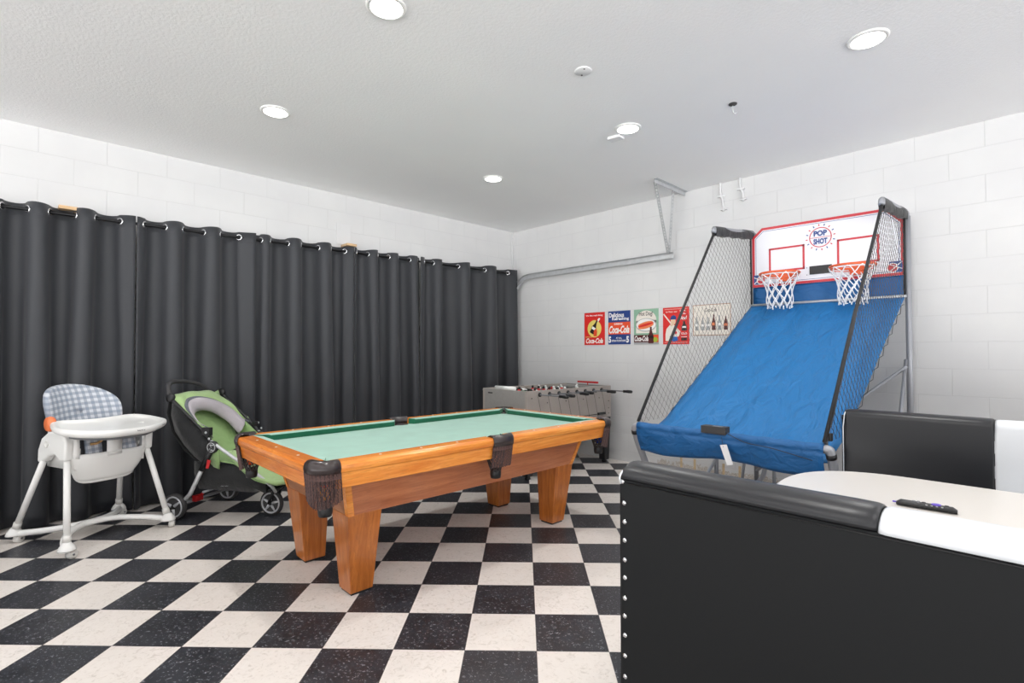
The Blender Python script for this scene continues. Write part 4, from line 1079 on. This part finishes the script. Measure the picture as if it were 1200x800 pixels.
# side housings
for sx in (-1, 1):
    m = MB(); X0, X1 = (sx*.215, sx*.265)
    prof = [(.11, .535), (.105, .62), (.06, .70), (-.02, .745), (-.12, .76), (-.20, .74), (-.235, .68), (-.225, .57), (-.165, .565), (-.10, .60), (-.02, .585), (.03, .55)]
    m.prism(prof, 'x', min(X0, X1), max(X0, X1), 'white_plastic'); h = m.build('side_housing', hc, bevel=.014, seg=3)
    m = MB(); m.lathe([(.024, 0), (.024, sx*.004), (.018, sx*.004), (.016, sx*.001)], (sx*.265, -.01, .665), 'off_white_plastic', 20, 'x'); m.build('round_recess', h)
    m = MB(); m.lathe([(.045, -.016), (.05, 0), (.045, .016), (.02, .02)], (sx*.235, .02, .79 if sx < 0 else .755), 'orange_plastic', 20, 'x'); m.build('recline_knob', hc, label='orange knob')
    m = MB(); m.box((min(sx*.225, sx*.245), -.12, .735 if sx > 0 else .745), (max(sx*.225, sx*.245), -.04, .75 if sx > 0 else .768), 'orange_plastic'); m.build('tray_latch', hc, bevel=.004, label='orange latch')
# seat shell: rounded bib front
def shell(x_of, mm, name, par=None, th=.012):
    m = MB(); m.grid(x_of, mm); return m.build(name, par or hc, solid=th)
rows = []
for i in range(13):     # u from top to bottom
    v = i/12; zc = .735-.325*v; hw_ = .222-(.05*v**4); row = []
    for j in range(17):
        a = -1+2*j/16; x = hw_*math.sin(a*PI/2)*1.0
        yy = -.19-.055*math.cos(a*PI/2)-.03*math.sin(PI*v)+.05*v
        zz = zc+.085*v*v*(abs(a)**5)
        row.append((x, yy, zz))
    rows.append(row)
# opening pieces: frame the two leg holes with side cheeks and a centre post
m = MB(); m.grid(rows[5:], 'white_plastic')
for lo, hi in ((0, 3), (13, 16)): m.grid([r[lo:hi+1] for r in rows[:7]], 'white_plastic')
m.grid([r[7:10] for r in rows[:7]], 'white_plastic')
m.build('seat_shell', hc, solid=.014)
m = MB(); rim = []
for j in range(17): rim.append(Vector(rows[12][j])+Vector((0, .0, 0)))
edge_ = [rows[i][0] for i in range(13)]+[rows[12][j] for j in range(1, 17)]+[rows[i][16] for i in range(11, -1, -1)]
m.tube(smooth_path(edge_, 2), .016, 'white_plastic', 10); m.build('shell_rim', hc)
inner_edge = [(x*.80, y-.012, z+.035*(1 if z < .6 else 0)) for x, y, z in edge_[4:-4]]
m = MB(); m.tube(smooth_path(inner_edge, 2), .006, 'off_white_plastic', 8); m.build('shell_bead', hc)
rows2 = []
for i in range(9):
    v = i/8; rows2.append([(.185*math.sin(a*PI/2), .12-.0*v-.32*v, .50-.03*math.cos(a*PI/2)*1+.035*abs(a)**3) for a in [-1+2*j/12 for j in range(13)]])
m = MB(); m.grid(rows2, 'white_plastic'); m.build('seat_bottom', hc, solid=.014)
m = MB(); m.grid([[(x*.93, y, z+.022) for x, y, z in r] for r in rows2], 'plaid'); m.build('seat_pad', hc, solid=.018)
for sx_ in (-1, 1):
    m = MB(); m.grid([[(sx_*.205, .12-.33*q_, .50+.26*h_) for q_ in [k/8 for k in range(9)]] for h_ in (0, .33, .66, 1)], 'white_plastic'); m.build('seat_side', hc, solid=.01)
# pad flaps seen in the leg openings
for sx, mm in ((-1, 'tan_print'), (1, 'plaid')):
    m = MB(); rr = []
    for i in range(7):
        q_ = i/6; rr.append([(sx*(.10+.045*k), -.20-.03*q_, .73-.15*q_+.01*math.sin(3*k+i)) for k in (-1, -.5, 0, .5, 1)])
    m.grid(rr, 'plaid'); fl_ = m.build('leg_pad', hc, solid=.02)
    if sx < 0:
        m = MB(); m.tube(smooth_path([(-.13, -.235, .66), (-.09, -.25, .665), (-.06, -.248, .70), (-.055, -.24, .73)], 4), .016, 'tan_print', 8, flat=.5); m.build('harness_strap', fl_, label='tan patterned strap')
# seat back shell + padded plaid cover
def back_outline(k, s=1.0):
    pts = [(-.165, .66), (-.20, .74), (-.225, .86), (-.232, .93), (-.205, .985), (-.13, 1.015), (-.02, 1.025), (.08, 1.008), (.155, .968), (.198, .91), (.205, .83), (.19, .74), (.16, .66)]
    return pts
bo_ = smooth_path([(x, 0, z) for x, z in back_outline(0)], 3)
def back_surface(off, puff, scale):
    cz = .84; rows = []
    for r_ in (1.0, .97, .9, .75, .5, .25, .02):
        row = []
        for p_ in bo_:
            x, z = p_.x*r_*scale, cz+(p_.z-cz)*r_*scale
            y = .16+.28*(z-.75)-.16*(abs(x)/.235)**2.2*1.0+off-puff*(1-r_**4)
            row.append((x, y, z))
        rows.append(row)
    return rows
m = MB(); m.grid(back_surface(.03, 0, 1.0), 'white_plastic', True, True); m.build('seat_back', hc, solid=.02)
m = MB(); R_ = back_surface(.0, .03, 1.015)
R_ = [[(x, y+.05, z) for x, y, z in R_[0]]]+R_; m.grid(R_, 'plaid', True, True); m.build('back_pad', hc, solid=.008)

# tray
rim_ = [(-.229, .0, .811), (-.275, -.08, .797), (-.302, -.2, .786), (-.29, -.3, .779), (-.237, -.40, .771), (-.126, -.455, .762), (-.027, -.46, .760), (.128, -.43, .757), (.24, -.36, .763), (.335, -.27, .772), (.352, -.18, .779), (.345, -.08, .789), (.29, -.02, .803), (.23, .01, .807), (.13, -.01, .806), (0, -.03, .803), (-.12, -.02, .807)]
rs = smooth_path(rim_, 4, True); cen = Vector((.02, -.22, .785))
def ringt(sc_, dz): return [cen+(Vector(p_)-cen)*sc_+Vector((0, 0, dz)) for p_ in rs]
m = MB(); m.grid([ringt(.84, -.055), ringt(.95, -.05), ringt(1.0, -.035), ringt(1.01, -.014), ringt(.985, 0), ringt(.93, .001), ringt(.88, -.012), ringt(.85, -.024), ringt(.5, -.026), ringt(.001, -.026)], 'white_plastic', True, True); tr = m.build('tray', hc, sub=1)
m = MB(); m.add([(0, 0, 0)], [], 'black_plastic')
pn = Panel(m, cen, (1, 0, 0), (0, 0, 1), (0, -1, 0))
m2 = MB()
def tray_txt(s, c, d, w, h):
    d = Vector(d).normalized(); nrm = Vector((d.y, -d.x, 0)); q_ = Panel(m2, Vector(c)-d*w/2, d, (0, 0, 1), nrm); q_.text(s, 0, 0, w, h, 'black_plastic', 6, .03)
tray_txt('Baby & co', (.055, -.458, .735), (.98, .12, 0), .052, .010); tray_txt('baby', (.262, -.352, .742), (.75, .5, 0), .035, .008)
m2.build('tray_lettering', tr)
m = MB(); m.grid([[cen+(Vector(p_)-cen)*k+Vector((0, 0, dz)) for p_ in rs] for k, dz in ((.80, -.05), (.80, -.072), (.3, -.075))], 'grey_plastic', True, True); m.build('tray_base', hc)

# ------------------------------------------------------------------ stroller (local frame, faces -y)
st = thing('baby_stroller', 'green three-wheeled baby stroller parked against the charcoal curtains', 'stroller', (-3.954, -.5, 0), math.radians(33))
def wheel(name, x, y, r, w, spokes, par=None):
    m = MB(); m.lathe([(r*.78, -w*.40), (r*.90, -w*.5), (r*.985, -w*.3), (r, 0), (r*.985, w*.3), (r*.90, w*.5), (r*.80, w*.42)], (x, y, r), 'rubber', 36, 'x'); wh = m.build(name, par or st)
    m = MB()
    for s_ in (-1, 1): m.tube([(x+s_*w*.40, y+r*.76*math.cos(a), r+r*.76*math.sin(a)) for a in [2*PI*i/36 for i in range(36)]], r*.07, 'wheel_silver', 8, closed=True)
    for s_ in (-1, 1):
        xx = x+s_*w*.32
        for i in range(spokes):
            a = 2*PI*i/spokes+.4; p0 = Vector((xx*0+x+s_*w*.45, y+r*.15*math.cos(a), r+r*.15*math.sin(a))); p1 = Vector((x+s_*w*.2, y+r*.78*math.cos(a), r+r*.78*math.sin(a)))
            m.tube([p0, p1], [r*.13, r*.09], 'wheel_silver', 6)
    m.lathe([(r*.2, -w*.55), (r*.22, 0), (r*.2, w*.55)], (x, y, r), 'black_plastic', 16, 'x'); m.build('wheel_rim', wh)
wheel('rear_wheel', -.265, .016, .098, .042, 3); wheel('rear_wheel', .265, .016, .098, .042, 3)
wheel('front_wheel', -.012, -.625, .098, .036, 5)
m = MB(); m.tube([(-.25, .016, .098), (.25, .016, .098)], .012, 'silver', 10); m.build('axle', st)
for sx in (-1, 1):
    m = MB(); m.tube([(sx*.25, .0, .10), (sx*.25, -.10, .19), (sx*.25, -.225, .42)], .0155, 'galv', 12); m.build('rear_leg', st)
    m = MB(); m.tube([(sx*.25, -.20, .38), (sx*.25, -.305, .56)], .021, 'black_plastic', 12); m.build('leg_socket', st)
    m = MB(); m.lathe([(.03, -.016), (.044, -.012), (.046, 0), (.044, .012), (.03, .016)], (sx*.25, -.30, .555), 'dark_gap', 24, 'x')
    m.tube([(sx*.267, -.30+.033*math.cos(a), .555+.033*math.sin(a)) for a in [2*PI*i/24 for i in range(24)]], .003, 'galv', 6, closed=True)
    m.tube(smooth_path([(sx*.268, -.32, .57), (sx*.268, -.29, .575), (sx*.268, -.305, .555), (sx*.268, -.285, .54), (sx*.268, -.315, .535)], 3), .003, 'galv', 5); m.build('hub', st)
    m = MB(); m.tube(smooth_path([(sx*.25, .085, .91), (sx*.25, -.08, .78), (sx*.25, -.24, .645), (sx*.25, -.31, .56)], 4), .013, 'black_plastic', 12); m.build('upper_frame', st)
    m = MB(); m.tube(smooth_path([(sx*.25, -.28, .60), (sx*.25, -.42, .52), (sx*.22, -.60, .40), (sx*.15, -.72, .27), (sx*.07, -.70, .20)], 5), .012, 'galv', 12); m.build('lower_frame', st)
    m = MB(); m.tube([(sx*.25, -.30, .53), (sx*.23, -.10, .22), (sx*.23, .0, .12)], .009, 'black_plastic', 10); m.build('fold_strut', st)
    m = MB(); q_ = 0 if sx < 0 else .022; m.box((min(sx*.235, sx*.275), -.285+q_, .640), (max(sx*.235, sx*.275), -.22-q_*.5, .70-q_), 'black_plastic'); m.lathe([(.008, -.004), (.01, 0), (.008, .004)], (sx*.277, -.262, .665), 'galv', 10, 'x'); m.lathe([(.008, -.004), (.01, 0), (.008, .004)], (sx*.277, -.29, .62), 'galv', 10, 'x'); m.build('canopy_clamp', st, bevel=.012)
    m = MB(); m.lathe([(.02, -.018), (.034, -.012), (.036, 0), (.034, .012), (.02, .018)], (sx*.25, .085, .915), 'black_plastic', 16, 'x'); m.build('handle_joint', st)
    m = MB(); m.tube([(sx*.05, -.625, .098), (sx*.045, -.66, .19), (sx*.02, -.70, .215)], .012, 'black_plastic', 10); m.build('front_fork', st)
m = MB(); m.tube(smooth_path([(-.25, .09, .92), (-.25, .105, .97), (-.235, .12, 1.01), (-.16, .16, 1.03), (0, .20, 1.022), (.12, .21, .998), (.21, .205, .955), (.25, .18, .91), (.25, .10, .90)], 5), .0165, 'rubber', 12); m.build('handlebar', st)
m = MB(); m.tube([(-.06, -.69, .215), (.06, -.69, .215)], .012, 'black_plastic'); m.tube([(0, -.69, .215), (0, -.64, .205)], .016, 'black_plastic'); m.tube([(-.2, -.17, .2), (.2, -.17, .2)], .009, 'silver'); m.build('front_bar', st)
# seat sling
m = MB(); rows = []
prof = [(.10, .90), (.06, .80), (.0, .68), (-.07, .56), (-.13, .475), (-.20, .43), (-.30, .41), (-.40, .40), (-.47, .385), (-.54, .32), (-.62, .27), (-.72, .245)]
pr_s = smooth_path([(0, y, z) for y, z in prof], 3)
for p_ in pr_s:
    wd = .22 if p_.y > -.42 else .22-.05*(-.42-p_.y)/.3
    rows.append([(wd*u, p_.y-.0, p_.z+.035*abs(u)**2.5) for u in [-1+2*j/14 for j in range(15)]])
m.grid(rows, 'green_inner'); m.build('seat', st, solid=.014)
m = MB()   # side wings of the seat
for sx in (-1, 1):
    rr = []
    for i in range(9):
        q_ = i/8; y = .05-.40*q_; zb_ = .78-.36*q_ if q_ < .9 else .45; ztp = .86-.32*q_
        rr.append([(sx*.232, y, zb_-.06), (sx*.236, y, (zb_+ztp)/2), (sx*.235, y, ztp)])
    m = MB(); m.grid(rr, 'green_inner'); m.build('seat_wing', st, solid=.008)
m = MB()   # green calf rest apron facing forwards, draping to the foot
rr = []
for i in range(11):
    q_ = i/10; y = -.40-.40*q_; z = .515-.235*q_-.05*math.sin(PI*q_); wd = .245-.06*q_
    rr.append([(wd*u, y-.015*(1-u*u), z-.02*(1-abs(u))) for u in [-1+2*j/10 for j in range(11)]])
m.grid(rr, 'green_fabric'); m.build('leg_rest', st, solid=.02)
m = MB()
for y, z, L in ((-.56, .39, .1), (-.62, .36, .08)): m.tube([(.02, y, z+.03), (.12, y, z+.03)], .012, 'black_plastic', 6, flat=.4)
m.tube(smooth_path([(-.2, -.42, .51), (0, -.36, .52), (.2, -.42, .51)], 5), .012, 'black_plastic', 8); m.build('harness_buckle', st)
# canopy (folded back): cloth between the top edge and the grey arch
arch = [(-.24, -.256, .686), (-.245, -.19, .71), (-.24, -.122, .745), (-.23, -.045, .824), (-.20, -.006, .872), (-.15, .009, .896), (-.08, -.002, .903), (.02, -.016, .880), (.12, -.031, .835), (.19, -.069, .780), (.23, -.132, .70), (.24, -.19, .68)]
topc = [(-.25, -.20, .665), (-.25, -.10, .75), (-.25, .0, .83), (-.25, .065, .885), (-.235, .085, .93), (-.14, .10, .945), (0, .115, .945), (.12, .12, .945), (.22, .11, .915), (.25, .02, .85), (.26, -.08, .775), (.26, -.16, .715)]
A1 = smooth_path(arch, 4); T1 = smooth_path(topc, 4)
m = MB(); rows = []
for i in range(6):
    q_ = i/5; rows.append([a.lerp(b_, q_)+Vector((0, -.012*math.sin(PI*q_), .012*math.sin(PI*q_)+.004*math.sin(j*.9))) for j, (a, b_) in enumerate(zip(A1, T1))])
m.grid(rows, 'green_fabric'); cn = m.build('canopy', st, solid=.006)
m = MB(); m.grid([[a+Vector((-a.x*.03, -.022, -.004)) for a in A1], [a+Vector((0, -.008, .010)) for a in A1], [a+Vector((a.x*.02, .010, .012)) for a in A1]], 'dark_grey_fabric'); m.build('canopy_trim', cn, solid=.006, label='slate edge band')
m = MB(); m.grid([[Vector((a.x*k, a.y-.02-d_, a.z-e_)) for a in A1[3:-3]] for k, d_, e_ in ((.99, 0, 0), (.9, .015, .035), (.80, .012, .075), (.72, .0, .10))], 'grey_fabric'); m.build('canopy_lining', cn, solid=.005, label='grey inner lining')
m = MB(); m.grid([[Vector((-.25+.5*j/8, .10+.03*math.sin(PI*j/8), .93-.03*abs(j/4-1)**2)) for j in range(9)], [Vector((-.25+.5*j/8, .125+.03*math.sin(PI*j/8), .80)) for j in range(9)], [Vector((-.245+.49*j/8, .08+.06*math.sin(PI*j/8), .66)) for j in range(9)],
    [Vector((-.24+.48*j/8, -.03+.09*math.sin(PI*j/8), .52)) for j in range(9)], [Vector((-.23+.46*j/8, -.16+.06*math.sin(PI*j/8), .42)) for j in range(9)]], 'black_fabric'); m.build('rear_cover', st, solid=.006)
m = MB()   # black side gusset between back and frame
for sx in (-1, 1):
    m.grid([[(sx*.243, .075, .88), (sx*.243, -.08, .76), (sx*.243, -.22, .64), (sx*.243, -.30, .54)], [(sx*.246, .08, .78), (sx*.25, -.02, .66), (sx*.25, -.13, .56), (sx*.245, -.27, .48)], [(sx*.243, .045, .66), (sx*.243, -.04, .56), (sx*.243, -.13, .48), (sx*.24, -.22, .42)]], 'black_fabric'); m.build('side_gusset', st, solid=.004); m = MB()
# basket below
m = MB(); rows = []
for i in range(11):
    q_ = i/10; y = -.12-.56*q_; d_ = .13*math.sin(PI*min(1, .25+q_*.75)); ztop = .40-.06*q_ if q_ < .6 else .364-.25*(q_-.6)
    rows.append([(sx_*.235*(1-.35*q_), y, zz) for sx_, zz in ((-1, ztop+.04), (-.98, ztop-.06), (-.8, .22-.02*q_+.03*(q_ > .8)), (0, .20+.03*(q_ > .8)), (.8, .22-.02*q_), (.98, ztop-.06), (1, ztop+.04))])
m.grid(rows, 'black_fabric'); m.build('basket', st, solid=.006)
m = MB(); q_ = Panel(m, (-.232, -.36, .262), (.2, -.98, 0), (0, 0, 1), (-1, -.2, 0)); q_.text('city mini', 0, 0, .055, .008, 'galv', 8, .02); m.build('basket_lettering', st)
m = MB(); m.hexa([(-.275, -.285, .40), (-.27, -.285, .40), (-.27, -.262, .40), (-.275, -.262, .40)], [(-.275, -.305, .46), (-.27, -.305, .46), (-.27, -.275, .465), (-.275, -.275, .465)], 'red'); m.build('pull_strap', st, label='red strap')
m = MB(); m.box((-.15, -.06, .105), (-.08, -.02, .15), 'red'); m.tube([(-.115, -.04, .13), (-.115, -.09, .165)], .012, 'red'); m.build('brake_pedal', st, bevel=.006, label='red pedal')

# ------------------------------------------------------------------ world, camera
w = bpy.data.worlds.new('surroundings'); sc.world = w; w.use_nodes = True
bgn = w.node_tree.nodes['Background']; bgn.inputs[1].default_value = 1
# added fill light through the unbuilt sides behind the camera: dim above, bright below
_n, _l = w.node_tree.nodes, w.node_tree.links
_tc = _n.new('ShaderNodeTexCoord'); _sp = _n.new('ShaderNodeSeparateXYZ'); _l.new(_tc.outputs['Generated'], _sp.inputs[0])
_rp = _n.new('ShaderNodeMapRange'); _rp.inputs['From Min'].default_value = -.5; _rp.inputs['From Max'].default_value = .5
_cr = _n.new('ShaderNodeValToRGB'); _e = _cr.color_ramp.elements
for _ in range(2): _e.new(.5)
# fill is strongest just under the horizon, to lift the far ceiling corner
for _i, (_p, _c) in enumerate(((.15, .42), (.27, .64), (.485, .64), (.52, .05))): _e[_i].position = _p; _e[_i].color = (_c, _c, _c, 1)
_l.new(_sp.outputs[2], _rp.inputs['Value']); _l.new(_rp.outputs[0], _cr.inputs[0]); _l.new(_cr.outputs[0], bgn.inputs[0]); bgn.inputs[1].default_value = 10
yaw, pitch, roll, f = .8017, .019, -.0009, 602.6463
cam = bpy.data.cameras.new('camera'); co = bpy.data.objects.new('camera', cam); COL.objects.link(co); sc.camera = co
cam.sensor_width = 36; cam.sensor_fit = 'HORIZONTAL'; cam.lens = 36*f/1200; cam.clip_start = .02
fw = Vector((math.cos(yaw)*math.cos(pitch), math.sin(yaw)*math.cos(pitch), math.sin(pitch)))
r = Vector((math.sin(yaw), -math.cos(yaw), 0)); u = r.cross(fw)
r2 = r*math.cos(roll)+u*math.sin(roll); u2 = -r*math.sin(roll)+u*math.cos(roll)
Mx = Matrix((r2, u2, -fw)).transposed().to_4x4(); Mx.translation = Vector((-5.073, -5.2039, 1.2667)); co.matrix_world = Mx
sc.view_settings.view_transform = 'Standard'; sc.view_settings.look = 'None'; sc.view_settings.gamma = 1
sc.view_settings.use_curve_mapping = False; sc.view_settings.exposure = 0.05
sc.cycles.use_denoising = True
sc.cycles.max_bounces = 14; sc.cycles.diffuse_bounces = 12
